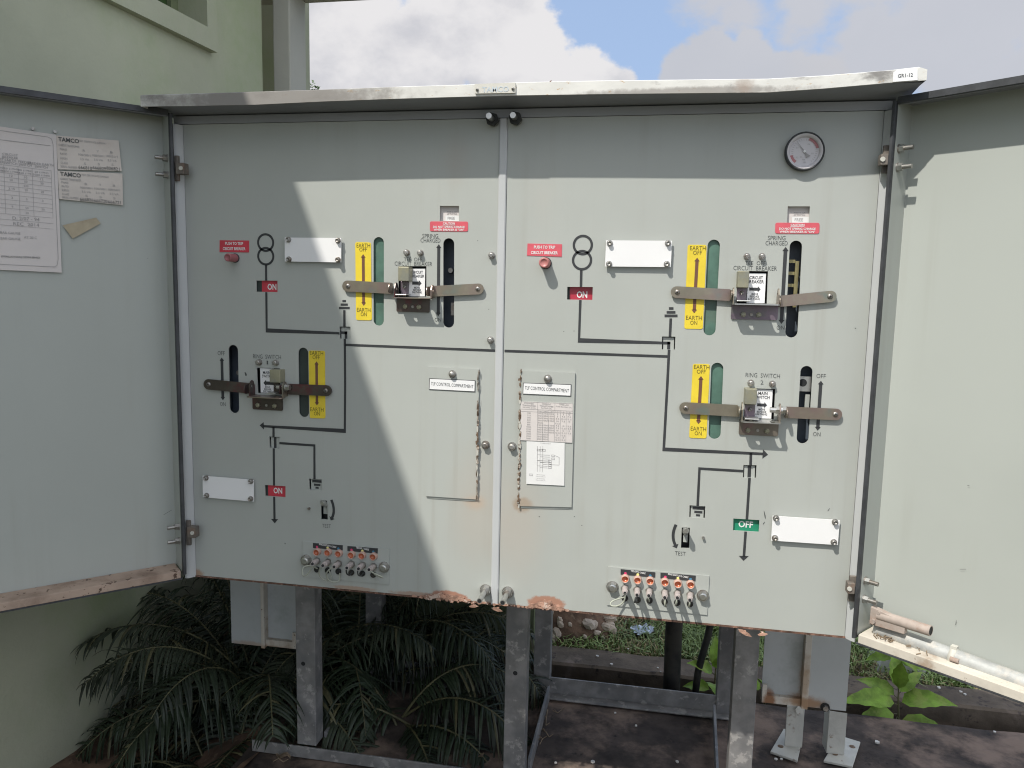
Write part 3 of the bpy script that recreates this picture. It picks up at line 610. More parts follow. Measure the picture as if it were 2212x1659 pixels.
# --- interlock brackets with shelf, ears, slide and card
def bracket(plate, shelf, m, ears, bolts, bm='zinckhaki', knob=None):
    (u0, v0, u1, v1) = plate; a = P(u0, v0); b = P(u1, v1); k = S(u0, v0)
    sv = shelf[2]; l = onY(shelf[0], sv, -.042); r = onY(shelf[1], sv, -.042); z = l.z * .5 + r.z * .5
    mb = MB(); mb.prism(rrect([(a[0], b[1]), (b[0], b[1]), (b[0], z), (a[0], z)], .004), -.0035, -.0006, M[m])
    # shelf with two slotted holes, chamfered outer corners
    xs0, xs1 = l.x, r.x; w = xs1 - xs0
    outer = [(a[0] + .001, .0006), (b[0] - .001, .0006), (xs1, .022), (xs1, .038), (xs1 - .004, .042), (xs0 + .004, .042), (xs0, .038), (xs0, .022)]
    h1 = capsule((xs0 + w * .27, .022), (xs0 + w * .27, .032), .0045, 8); h2 = capsule((xs0 + w * .80, .022), (xs0 + w * .80, .034), .0055, 8)
    vs, fs = holed(outer, [h1, h2], .0025)
    mb.add([(p[0], -p[1], z - .0025 + p[2]) for p in vs], fs, M['steel' if m != 'zincdk' else 'zinc'])
    for ex, hgt in ears:   # ear plates standing on the shelf ends
        ox = xs0 + .002 if ex < 0 else xs1 - .002
        pts = [(.004, z), (.030, z), (.030, z + hgt * .6), (.024, z + hgt * .92), (.017, z + hgt), (.010, z + hgt * .92), (.004, z + hgt * .6)]
        vs, fs = holed(pts, [circle(.017, z + hgt * .62, .0042, 14)], .0025)
        mb.add([(ox + p[2] - .00125, -p[0], p[1]) for p in vs], fs, M['zincdk' if m == 'zincdk' and ex < 0 else 'zinc'])
    o = mb.build('interlock_bracket', cab, bevel=.0005)
    for (u, v, kind) in bolts:
        x, zz = P(u, v); s = MB()
        if kind: s.cyl((x, -.0035, zz), (x, -.008, zz), .0058, M[bm], 6, sm=False); s.cyl((x, -.008, zz), (x, -.009, zz), .0048, M[bm], 12, r1=.003)
        else: s.cyl((x, -.0035, zz), (x, -.006, zz), .0034, M['bolt'], 10)
        s.build('bracket_bolt' if kind else 'bracket_screw', o)
    if knob:   # locking bolt with nuts through the ear
        s = MB(); ox = xs0 if knob < 0 else xs1; zz = z + ears[0][1] * .62; sg = 1 if knob > 0 else -1
        s.cyl((ox - sg * .022, -.017, zz), (ox - sg * .007, -.017, zz), .006, M['steel'], 14); s.cyl((ox - sg * .010, -.017, zz), (ox - sg * .002, -.017, zz), .0085, M['steel'], 6, sm=False)
        s.cyl((ox, -.017, zz), (ox + sg * .004, -.017, zz), .0095, M['steel'], 16); s.cyl((ox + sg * .004, -.017, zz), (ox + sg * .012, -.017, zz), .0075, M['steel'], 6, sm=False); s.build('locking_bolt', o)
    return o
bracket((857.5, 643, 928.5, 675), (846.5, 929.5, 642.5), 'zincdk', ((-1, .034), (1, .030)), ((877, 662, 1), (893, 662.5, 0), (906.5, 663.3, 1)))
bracket((1580, 657, 1679, 691.5), (1583, 1686, 656.5), 'zincpurple', ((-1, .034), (1, .034)), ((1605, 679, 1), (1622.3, 679.3, 0), (1638.3, 679.6, 1)))
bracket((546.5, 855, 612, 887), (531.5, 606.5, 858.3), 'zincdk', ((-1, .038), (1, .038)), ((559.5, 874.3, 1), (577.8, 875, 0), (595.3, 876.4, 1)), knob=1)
bracket((1597, 908, 1680, 942.3), (1602, 1688.5, 912.5), 'zincbrown', ((-1, .040), (1, .040)), ((1615, 928.2, 1), (1636, 928.8, 0), (1656, 930, 1)), bm='zinckhaki', knob=1)

def slide(key, card, block, stop, lines, arr, bm, under='zincpurple'):
    q = wins[key]; mb = MB(); cx = sum(p[0] for p in q) / 4; cz = sum(p[1] for p in q) / 4
    big = [(cx + (p[0] - cx) * 1.1, cz + (p[1] - cz) * 1.1) for p in q]; mb.prism(big[::-1], .016, .017, M['dark'])
    # dark carrier under the handle block, with its screw and foot on the shelf
    (u0, v0, u1, v1) = stop; a = P(u0, v0); b = P(u1, v1); mb.box(a[0], b[0], -.001, .0035, b[1], a[1], M[under]); screw(mb, (a[0] + b[0]) / 2, a[1] - (a[1] - b[1]) * .4, -.001, .0045, M['bolt'])
    mb.box(a[0] - .002, b[0] + .006, -.034, -.001, b[1] - .001, b[1] + .0018, M['steel'])
    # handle block
    (u0, v0, u1, v1) = block; a = onY(u0, v0, -.026); b = onY(u1, v1, -.026); mb.box(a.x, b.x, -.026, .004, b.z, a.z, M[bm])
    o = mb.build('interlock_slide', cab, bevel=.0012)
    c = MB(); cq = quad(*card); c.prism(cq[::-1], .004, .0055, M['white'])
    for (t, u, v, h, w) in lines:
        x, z = P(u, v); k = S(u, v); c.text(t, x, z, h * k, M['black'], .0034, w=w * k, off=.01)
    (u0, v, u1, sg) = arr; a = P(u0, v); b = P(u1, v); k = S(u0, v); z = a[1]; tip, tail = (b[0], a[0]) if sg > 0 else (a[0], b[0]); hx = tip - sg * 6 * k
    c.flat([(tail, z - 3.3 * k), (hx, z - 3.3 * k), (hx, z + 3.3 * k), (tail, z + 3.3 * k)], .0034, M['black']); c.flat([(hx, z - 6.5 * k), (tip, z), (hx, z + 6.5 * k)], .0034, M['black'])
    c.build('instruction_card', o)
slide('id_tl', [(882.5, 580), (917.5, 580), (916.5, 640), (881.5, 640)], (860, 576, 883, 607.5), (865.5, 607.5, 882, 637), [('CIRCUIT', 900, 587.8, 6, 25), ('BREAKER', 900.5, 596.2, 6, 30), ('MOVE', 899.8, 621.5, 4, 12), ('BEFORE', 899.8, 626.5, 4, 17), ('EARTHING', 899.8, 631.4, 4, 21)], (889.5, 611.3, 909.7, 1), 'zinckhaki')
slide('id_tr', [(1618, 590), (1655.5, 590.5), (1652, 655), (1613, 655)], (1594.5, 585.5, 1617, 621.5), (1592, 621, 1612, 650), [('CIRCUIT', 1634, 599.5, 7, 29), ('BREAKER', 1632.5, 608.3, 7, 36), ('MOVE', 1631, 635.3, 4.5, 14), ('BEFORE', 1630, 640.5, 4.5, 20), ('EARTHING', 1629.5, 645.8, 4.5, 25)], (1619, 624.3, 1643.5, 1), 'zinckhaki')
slide('id_bl', [(560, 795.5), (590, 796.5), (591, 848.8), (561.5, 848.3)], (581.8, 798.5, 605, 827), (591, 826, 604, 847), [('MAIN', 574.5, 805.2, 5.8, 16), ('SWITCH', 576.5, 813, 5.8, 24), ('MOVE', 576.3, 836.5, 3.6, 10.5), ('BEFORE', 576.5, 841.3, 3.6, 15), ('EARTHING', 576.5, 845.8, 3.6, 19)], (567.5, 827.5, 590, -1), 'zinckhaki', under='zincdk')
slide('id_br', [(1631, 841.5), (1670, 842.5), (1666.5, 905), (1628, 904)], (1610.5, 839.5, 1634, 874.5), (1608.5, 873, 1630, 901), [('MAIN', 1648.5, 850, 7, 20), ('SWITCH', 1647.5, 858.7, 7, 31), ('MOVE', 1646, 885, 4.5, 14), ('BEFORE', 1645.5, 890.3, 4.5, 20), ('EARTHING', 1645, 895.4, 4.5, 25)], (1636, 874.8, 1657.5, 1), 'zinckhaki')

# --- loose bolt heads on the panel
def pbolt(u, v, rpx, ln, name='panel_bolt', m='bolt'):
    x, z = P(u, v); mb = MB(); hexbolt(mb, x, z, -.0002, rpx * S(u, v), ln, M[m]); return mb.build(name, cab)
for (u, v, r) in ((879, 546, 5.6), (908.5, 546.5, 5.6), (1613.5, 554, 6.3), (1646, 554, 6.3), (560.3, 782.5, 5.4), (596.7, 783.5, 5.4), (1621.7, 827, 6.2), (1668.3, 829, 6.2), (1062.5, 552, 6.3), (1060, 734.5, 6.3), (1049, 961, 7.6), (1106.5, 964.5, 8)):
    pbolt(u, v, r, .010)
# long clamp studs top and bottom of the middle
def stud(base, ln, top):
    x, z = P(*base); mb = MB()
    if top:
        mb.cyl((x, -.0003, z), (x, -.012, z), .0125, M['bolt'], 16); mb.cyl((x, -.012, z), (x, -.026, z), .0145, M['cable'], 6, sm=False); mb.cyl((x, -.026, z), (x, -ln, z), .0066, M['steel'], 12)
    else:
        mb.cyl((x, -.0003, z), (x, -.003, z), .0145, M['bolt'], 18); mb.cyl((x, -.003, z), (x, -.013, z), .0125, M['steel'], 6, sm=False); mb.cyl((x, -.013, z), (x, -.02, z), .009, M['bolt'], 14); mb.cyl((x, -.020, z), (x, -ln, z), .0062, M['steel'], 12)
        mb.cyl((x, -ln, z), (x, -ln - .0004, z), .0045, M['dark'], 12)
    mb.build('clamp_stud', cab)
stud((1067, 262), .056, 1); stud((1116.5, 259.5), .05, 1); stud((1049.5, 1274), .070, 0); stud((1097, 1279), .066, 0)

# --- pressure gauge
x, z = P(1736.5, 328.5); g = MB(); R_ = .0400
g.lathe((x, 0, z), (0, -1, 0), [(R_, -.001), (R_, .012), (R_ * .975, .0145), (R_ * .94, .0145), (R_ * .88, .012), (R_ * .88, .006)], M['seal'], 40); go = g.build('pressure_gauge', cab)
g = MB(); g.lathe((x, 0, z), (0, -1, 0), [(R_ * .90, .0135), (R_ * .78, .0115), (R_ * .74, .0055)], M['gaugeface'], 40); g.build('inner_bezel', go)
g = MB(); yd = -.005; g.cyl((x, -.002, z), (x, yd, z), R_ * .80, M['gaugeface'], 40, sm=False)
def sector(a0, a1, r0, r1, m, y):
    k = 14; A = [(x + r1 * cos(a0 + (a1 - a0) * i / k), y, z + r1 * sin(a0 + (a1 - a0) * i / k)) for i in range(k + 1)]; Bq = [(x + r0 * cos(a0 + (a1 - a0) * i / k), y, z + r0 * sin(a0 + (a1 - a0) * i / k)) for i in range(k + 1)]
    g.add(A + Bq, [(i, i + 1, k + 2 + i, k + 1 + i) for i in range(k)], m)
sector(radians(15), radians(72), R_ * .60, R_ * .74, M['gaugered'], yd - .0005); sector(radians(196), radians(232), R_ * .60, R_ * .74, M['gaugered'], yd - .0005)
for i in range(28):
    a = radians(232 - i * 284 / 27); sector(a - .012, a + .012, R_ * .56, R_ * .66, M['papergrey'], yd - .0008)
for t, dx, dz, h in (('bar', -.0, -.016, .0032), ('SF6', -.006, -.011, .0025), ('0.2', -.014, -.012, .003), ('0.4', -.015, .008, .003), ('0.6', .008, .015, .003), ('0.8', .016, -.004, .003), ('MPa', .002, -.022, .0025)): g.text(t, x + dx, z + dz, h, M['papergrey'], yd - .0008)
g.build('dial', go)
g = MB(); a = radians(128); d = Vector((cos(a), sin(a))); q = Vector((-d.y, d.x))
g.prism([(x + d.x * .024, z + d.y * .024), (x - d.x * .006 + q.x * .0012, z - d.y * .006 + q.y * .0012), (x - d.x * .013 + q.x * .0045, z - d.y * .013 + q.y * .0045), (x - d.x * .015 - q.x * .0045, z - d.y * .015 - q.y * .0045), (x - d.x * .006 - q.x * .0012, z - d.y * .006 - q.y * .0012)], -.0075, -.0068, M['papergrey']); g.cyl((x, -.0068, z), (x, -.0092, z), .0026, M['white'], 14); g.build('needle', go)

# --- test levers
def tester(key, tip, lean, sc):
    q = wins[key]; cx = sum(p[0] for p in q) / 4; cz = sum(p[1] for p in q) / 4; mb = MB()
    big = [(cx + (p[0] - cx) * 1.2, cz + (p[1] - cz) * 1.1) for p in q]; mb.prism(big[::-1], .018, .019, M['dark'])
    mb.box(cx - .0045, cx + .0055, .006, .012, cz - .012, cz + .018, M['paint'])
    t = onY(*tip, -.03); mb.tube([(cx, .012, cz + .008), (cx * .5 + t.x * .5, -.006, cz * .4 + t.z * .6), (t.x, -.028, t.z), (t.x, -.034, t.z)], [.0055, .0066, .0072, .0045], M['steel'], 14); mb.build('test_lever', cab)
    x, z = P(*sc); s = MB(); s.cyl((x, -.0003, z), (x, -.007, z), .0032, M['bolt'], 10); s.build('panel_pin', cab)
tester('ts_l', (696.5, 1086.5), 0, (668.5, 1098)); tester('ts_r', (1481.5, 1146), 0, (1519, 1160.5))

# --- relay compartment covers
def cover(us, lab, labq, labc, labw, knob, rustside, drip):
    q = quad(*us); mb = MB(); mb.prism(q[::-1], -.0045, -.0012, M['panel']); o = mb.build('compartment_cover', cab, bevel=.0006); o['label'] = lab
    # recessed tray lip at the bottom
    s = MB(); a, b = Vector(q[3]), Vector(q[2]); s.prism([(a.x + .006, a.y - .0055), (b.x - .006, b.y - .0055), (b.x - .006, b.y - .0002), (a.x + .006, a.y - .0002)], -.0016, -.0004, M['paint']); s.build('lower_lip', o)
    s = MB(); qq = quad(*labq); s.prism(qq[::-1], -.0060, -.0047, M['black']); c = Vector((sum(p[0] for p in qq) / 4, sum(p[1] for p in qq) / 4)); s.prism([tuple(c + Vector(((Vector(p) - c).x * .975, (Vector(p) - c).y * .90))) for p in qq][::-1], -.0064, -.0061, M['white'])
    k = S(*labc); x, z = P(*labc); s.text('TLF CONTROL COMPARTMENT', x, z, labw[1] * k, M['thin'], -.0068, w=labw[0] * k, rot=-.03); s.build('compartment_label', o)
    x, z = P(*knob[:2]); s = MB(); s.cyl((x, -.0046, z), (x, -.0065, z), knob[2] * S(*knob[:2]), M['bolt'], 20); s.lathe((x, -.0065, z), (0, -1, 0), [(knob[2] * k * .8, 0), (knob[2] * k * .8, .006), (knob[2] * k * .6, .0085), (.0001, .0088)], M['bolt'], 16); s.build('cover_screw', o)
    # corroded edge
    rr = random.Random(11 if rustside > 0 else 12); s = MB(); e0, e1 = (q[1], q[2]) if rustside > 0 else (q[0], q[3])
    for i in range(70):
        t = rr.random() ** .8; w = (.0024 if .42 < t < .72 or rustside < 0 else .0009) * rr.uniform(.4, 1.5); h = rr.uniform(.003, .010)
        px = e0[0] + (e1[0] - e0[0]) * t - rustside * rr.uniform(-.001, .003); pz = e0[1] + (e1[1] - e0[1]) * t
        pts = [(px + w * cos(a_) * rr.uniform(.6, 1.3), pz + h * sin(a_) * rr.uniform(.6, 1.2)) for a_ in [j * pi / 3.5 for j in range(7)]]
        y = -.0052 - rr.uniform(0, .0015); s.prism(pts, y - .0008, y, M['dirtrust' if rr.random() < .72 else 'peel'])
    s.build('corroded_edge', o)
    return o
cover([(924, 791.7), (1035.7, 796.8), (1032.3, 1078), (920.5, 1070.7)], 'plain cover with rust down its right edge', [(929, 816.5), (1028, 821), (1027.5, 846), (928.3, 840.8)], (978, 831, 0)[:2], (91, 7), (978.5, 807.5, 8.2), 1, 0)
oc = cover([(1125, 800.5), (1242.8, 804.8), (1235, 1094.7), (1120, 1092)], 'cover with a table sticker and rust down its left edge', [(1131, 826), (1234.8, 829.7), (1234, 855.3), (1130, 850.7)], (1182, 840, 0)[:2], (95, 7.5), (1184, 817.5, 8.8), -1, 0)
mb = MB(); tq = quad((1125.7, 866.5), (1238, 870.8), (1236.5, 955.7), (1124, 950)); mb.prism(tq[::-1], -.0060, -.0047, M['paper'])
def tb(t, s, v, h, w, m='papergrey'):
    p = lerpq(tq, s, v); mb.text(t, p[0], p[1], h, M[m], -.0065, w=w, rot=-.035)
def tline(s0, v0, s1, v1): mb.ribbon([lerpq(tq, s0, v0), lerpq(tq, s1, v1)], .0006, -.0064, M['papergrey'])
for t, s, v, w in (('POWER', .165, .04, .022), ('TRANSFORMER', .165, .095, .032), ('RATING (kVA)', .165, .15, .030), ('CURRENT', .5, .04, .022), ('TRANSFORMER', .5, .095, .033), ('RATING (A)', .5, .15, .024), ('TIME LAG', .83, .04, .022), ('FUSE RATING (A)', .83, .10, .036)): tb(t, s, v, .0036, w)
hd = ('11kV', '6.6kV', '3.3kV') * 2; cxs = (.385, .49, .60, .715, .825, .935)
for t, s in zip(hd, cxs): tb(t, s, .225, .0034, .0095)
rows = [('200', '50/5', '50/5', '50/5', '3', '5', '10'), ('315', '50/5', '50/5', '100/5', '5', '7.5', '7.5'), ('500', '50/5', '50/5', '100/5', '7.5', '12.5', '12.5'), ('630', '50/5', '100/5', '150/5', '10', '7.5', '10'), ('600', '50/5', '', '', '12.5', '', ''), ('800', '100/5', '100/5', '150/5', '7.5', '10', '12.5'), ('1000', '100/5', '100/5', '200/5', '7.5', '12.5', '12.5'), ('1250', '100/5', '150/5', '200/5', '10', '10', '10'), ('1500', '100/5', '150/5', '300/5', '12.5', '12.5', '12.5'), ('2000', '150/5', '200/5', '', '15', '12.5', ''), ('2500', '150/5', '300/5', '', '12.5', '15', ''), ('3000', '200/5', '300/5', '', '12.5', '12.5', '')]
for i, r in enumerate(rows):
    v = .285 + i * .0595
    for t, s in zip(r, (.165,) + cxs):
        if t: tb(t, s, v, .0034, .0026 * len(t))
for s in (.33, .435, .545, .66, .77, .88): tline(s, .0 if s in (.33, .66) else .195, s, 1)
for v in (0.004, .19, .25, .996): tline(0, v, 1, v)
mb.build('rating_table_sticker', oc)
mb = MB(); tq = quad((1138.5, 952), (1220.5, 955.7), (1219.7, 1047.7), (1137.7, 1043.7)); mb.prism(tq[::-1], -.0068, -.0061, M['card'])
def dl(*pts):
    mb.ribbon([lerpq(tq, a, b) for a, b in pts], .0007, -.0072, M['papergrey'])
tb_ = lambda t, s, v, h, w: mb.text(t, *lerpq(tq, s, v), h, M['papergrey'], -.0072, w=w, rot=-.03)
tb_('CT WIRING DIAGRAM', .5, .03, .002, .024)
for s in (.29, .36, .43): dl((s, .10), (s, .70))
for i in range(5): dl((.29 + .07 * (i % 3), .30 + .045 * i), (.62, .30 + .045 * i)); dl((.29 + .07 * (i % 3), .44 + .04 * i), (.56, .44 + .04 * i))
for s, v in ((.28, .17), (.35, .17), (.42, .17), (.66, .29), (.66, .36), (.58, .42), (.58, .47), (.58, .52), (.58, .57)): dl((s, v), (s + .08, v), (s + .08, v + .04), (s, v + .04), (s, v))
dl((.74, .30), (.86, .34), (.86, .52), (.62, .52)); dl((.08, .76), (.17, .76), (.17, .80), (.08, .80), (.08, .76))
for i, v in enumerate((.77, .81, .86, .90)): tb_('TIME LAG FUSE LINK', .38, v, .0018, .020 + .003 * (i % 2))
mb.build('wiring_sheet', oc)

# --- voltage test terminal plates
def terminals(us, strips, lamps, plugs, sockets, screws, cords, lab, hi):
    q = quad(*us); mb = MB(); mb.prism(q[::-1], -.003, -.0006, M['panel']); o = mb.build('terminal_plate', cab, bevel=.0005); o['label'] = lab
    for (sq, t, tu, tv, tw) in strips:
        s = MB(); qq = quad(*sq); s.prism(qq[::-1], -.0042, -.0031, M['black']); x, z = P(tu, tv); k = S(tu, tv); s.text(t, x, z, 4 * k, M['card'], -.0047, w=tw * k, off=.02, rot=-.09)
        for f_, m in ((.14, 'pink'), (.5, 'ydot'), (.86, 'blue')):
            p = lerpq(qq, f_, .70); s.flat(circle(p[0], p[1], .0031, 14), -.0047, M[m])
        s.build('phase_label', o)
    for (u, v) in lamps:
        p = onY(u, v, -.014); s = MB(); s.lathe((p.x, 0, p.z), (0, -1, 0), [(.0098, .003), (.0094, .006), (.0090, .014), (.0078, .0152), (.0070, .0125)], M['lensrim'], 18); s.lathe((p.x, 0, p.z), (0, -1, 0), [(.0070, .0122), (.006, .0085), (.0001, .0075)], M['orange'], 16); s.build('neon_lamp', o)
    for (u0, v0, u1, v1) in plugs:
        x, z = P(u0, v0); t = onY(u1, v1, -.048); a = Vector((x, -.0032, z)); b = Vector((t.x, -.048, t.z)); d = b - a; s = MB()
        s.cyl(a, a + Vector((0, -.006, 0)), .0098, M['bolt'], 6, sm=False); s.cyl(a + d * .08, a + d * .72, .0068, M['plug'], 14); s.cyl(a + d * .72, b, .0055, M['plug'], 12, r1=.0048); s.cyl(b, b + d * .02, .0036, M['dark'], 10); s.build('test_plug', o)
    for (u, v) in sockets:
        x, z = P(u, v); s = MB(); s.lathe((x, 0, z), (0, -1, 0), [(.0074, .003), (.0074, .007), (.006, .0085), (.0035, .0088), (.0001, .007)], M['cable'], 16); s.build('rubber_grommet', o)
    for (u, v, r) in screws:
        x, z = P(u, v); s = MB(); hexbolt(s, x, z, -.003, r * S(u, v), .011, M['steel']); s.build('plate_screw', o)
    for (m, r, pts) in cords:
        w = [onY(u, v, -h) for u, v, h in pts]; sm = []
        for i in range(len(w) - 1):
            p0 = w[max(i - 1, 0)]; p1 = w[i]; p2 = w[i + 1]; p3 = w[min(i + 2, len(w) - 1)]
            for j in range(5):
                t = j / 5; sm.append(.5 * ((2 * p1) + (p2 - p0) * t + (2 * p0 - 5 * p1 + 4 * p2 - p3) * t * t + (3 * p1 - p0 - 3 * p2 + p3) * t ** 3))
        sm.append(w[-1]); s = MB(); s.tube(sm, r, M[m], 7); s.build('tether_cord', o)
def zl(i, j, z0x, z0y, zk):  # detail-crop coordinates to survey pixels
    return ((z0x + i * zk) * .57604, (z0y + j * zk) * .57604)
ZL = lambda i, j: zl(i, j, 1120, 2010, 360 / 2212.)
ZR = lambda i, j: zl(i, j, 2260, 2100, 420 / 2212.)
terminals([ZL(105, 110), ZL(2105, 285), ZL(2090, 1110), ZL(100, 925)],
    [([ZL(345, 150), ZL(1030, 203), ZL(1027, 320), ZL(345, 263)], 'RING SWITCH 1 CABLE', *ZL(685, 207), 37), ([ZL(1138, 220), ZL(1835, 275), ZL(1832, 392), ZL(1138, 333)], 'TEE OFF 1 CABLE', *ZL(1487, 275), 28)],
    [ZL(*p) for p in ((400, 385), (650, 395), (900, 420), (1195, 450), (1440, 467), (1702, 490))],
    [(*ZL(*a), *ZL(*b)) for a, b in (((440, 560), (318, 640)), ((690, 590), (556, 682)), ((935, 625), (815, 712)), ((1235, 635), (1110, 735)), ((1485, 660), (1378, 755)), ((1740, 690), (1620, 775)))],
    [ZL(*p) for p in ((440, 755), (690, 775), (933, 800), (1230, 828), (1482, 850), (1735, 875))],
    [(*ZL(190, 545), 9.5), (*ZL(1982, 705), 9.5)],
    [('cord', .0017, [(*ZL(315, 650), .048), (*ZL(310, 690), .045), (*ZL(270, 790), .04), (*ZL(190, 890), .035), (*ZL(100, 905), .03), (*ZL(95, 750), .026), (*ZL(190, 690), .022), (*ZL(300, 695), .018), (*ZL(430, 750), .010)]),
     ('cord', .0015, [(*ZL(556, 690), .046), (*ZL(490, 750), .04), (*ZL(470, 880), .03), (*ZL(550, 990), .022), (*ZL(690, 1030), .015), (*ZL(745, 960), .01), (*ZL(730, 870), .009), (*ZL(695, 790), .009)]),
     ('cord', .0016, [(*ZL(815, 718), .046), (*ZL(760, 735), .042), (*ZL(660, 820), .04), (*ZL(640, 920), .03), (*ZL(700, 1020), .022), (*ZL(830, 1065), .015), (*ZL(940, 1010), .011), (*ZL(945, 850), .009)]),
     ('corddk', .0018, [(*ZL(1108, 742), .046), (*ZL(1095, 800), .04), (*ZL(1120, 880), .03), (*ZL(1180, 900), .02), (*ZL(1228, 830), .009)]),
     ('corddk', .0016, [(*ZL(1376, 762), .046), (*ZL(1360, 830), .04), (*ZL(1380, 905), .03), (*ZL(1440, 915), .02), (*ZL(1482, 855), .009)]),
     ('cord', .0016, [(*ZL(1620, 780), .046), (*ZL(1700, 840), .042), (*ZL(1850, 910), .036), (*ZL(1940, 960), .028), (*ZL(1850, 930), .018), (*ZL(1740, 885), .009)])],
    'shaded plate with a row of orange lamps', 0)
terminals([ZR(110, 120), ZR(2108, 305), ZR(2062, 1078), ZR(85, 880)],
    [([ZR(357, 170), ZR(1040, 232), ZR(1036, 335), ZR(355, 273)], 'TEE OFF 2 CABLE', *ZR(700, 225), 32), ([ZR(1143, 238), ZR(1836, 298), ZR(1830, 405), ZR(1140, 345)], 'RING SWITCH 2 CABLE', *ZR(1490, 295), 44)],
    [ZR(*p) for p in ((443, 385), (688, 410), (938, 430), (1230, 455), (1487, 485), (1738, 500))],
    [(*ZR(*a), *ZR(*b)) for a, b in (((442, 545), (440, 655)), ((685, 575), (678, 692)), ((925, 595), (910, 705)), ((1230, 625), (1226, 742)), ((1478, 640), (1475, 745)), ((1732, 670), (1722, 792)))],
    [ZR(*p) for p in ((440, 740), (690, 770), (925, 780), (1222, 805), (1472, 825), (1722, 850))],
    [(*ZR(195, 520), 11), (*ZR(1975, 690), 11)],
    [('cord', .0018, [(*ZR(440, 660), .048), (*ZR(445, 720), .046), (*ZR(410, 830), .042), (*ZR(300, 905), .04), (*ZR(180, 905), .036), (*ZR(160, 850), .032), (*ZR(230, 795), .026), (*ZR(400, 745), .014), (*ZR(438, 742), .009)]),
     ('corddk', .0019, [(*ZR(676, 700), .046), (*ZR(640, 800), .046), (*ZR(630, 835), .04), (*ZR(670, 800), .02), (*ZR(690, 772), .009)]),
     ('cord', .0018, [(*ZR(905, 710), .046), (*ZR(905, 770), .046), (*ZR(918, 815), .03), (*ZR(925, 785), .009)]),
     ('cord', .0018, [(*ZR(1230, 745), .046), (*ZR(1240, 840), .046), (*ZR(1245, 910), .036), (*ZR(1225, 850), .02), (*ZR(1222, 808), .009)]),
     ('cord', .0018, [(*ZR(1472, 748), .046), (*ZR(1450, 850), .046), (*ZR(1435, 890), .036), (*ZR(1460, 850), .02), (*ZR(1472, 828), .009)]),
     ('cord', .0018, [(*ZR(1722, 795), .046), (*ZR(1715, 880), .046), (*ZR(1705, 925), .036), (*ZR(1715, 880), .02), (*ZR(1722, 852), .009)])],
    'sunlit plate with a row of orange lamps', 1)

# --- paint chips and scratches on the sheets
for (u, v, a, b, t) in ((531, 808, 2.2, 4.2, .4), (1652, 1112, 1.3, 10, .25), (1650, 1130, 1, 4, -.4), (1790, 1101, .8, 4.5, -.5), (667, 1175, 1, 1.6, 0), (616, 1174, 1.2, 1.8, 0), (1165, 1116, 1.6, 1, 0), (1241, 1116, 1.5, .8, 0), (1218, 716, 1, 1, 0), (1240, 715, 1.2, 1, 0), (1848, 709, 1.6, 1, .3), (1032, 520, 1.5, .6, .2), (1056, 668, 1, .8, 0), (1173, 867, 2.4, 1.2, .3), (1257, 1135, 1.2, .9, 0)):
    mb = MB(); x, z = P(u, v); k = S(u, v); c, s = cos(t), sin(t)
    mb.flat([(x + (i * a * c - j * b * s) * k, z + (i * a * s + j * b * c) * k) for i, j in ((-1, -.6), (0, -1), (1, -.2), (.5, .8), (-.4, 1))], -.0005, M['thin']); mb.build('paint_chip', cab)
mb = MB()
for u, v, du in ((1213, 242, 7), (1220, 243, 6)):
    x, z = P(u, v); k = S(u, v); mb.flat([(x - du * k, z), (x, z - 2 * k), (x + du * k, z + .5 * k), (x, z + 2.5 * k)], -.0005, M['thin'])
mb.build('dirt_smudge', cab)

# ================================================================== DOORS (swung open, trays facing the viewer)
WD = .065
def frame(o, X):
    X = Vector(X).normalized(); Y = Vector((-X.y, X.x, 0))
    return Matrix(((X.x, Y.x, 0, o[0]), (X.y, Y.y, 0, o[1]), (0, 0, 1, o[2]), (0, 0, 0, 1)))
YH = -.034
TL = frame((onY(386.5, 829, YH).x - .0045, YH, 0), (.698, .716, 0)); TR = frame((onY(1888, 829, YH).x + .003, YH, 0), (.776, -.631, 0))
def LP(T, u, v, yl):
    n = (T.to_3x3() @ Vector((0, -1, 0))); o = T @ Vector((0, yl, 0)); return T.inverted() @ onPlane(u, v, o, n)

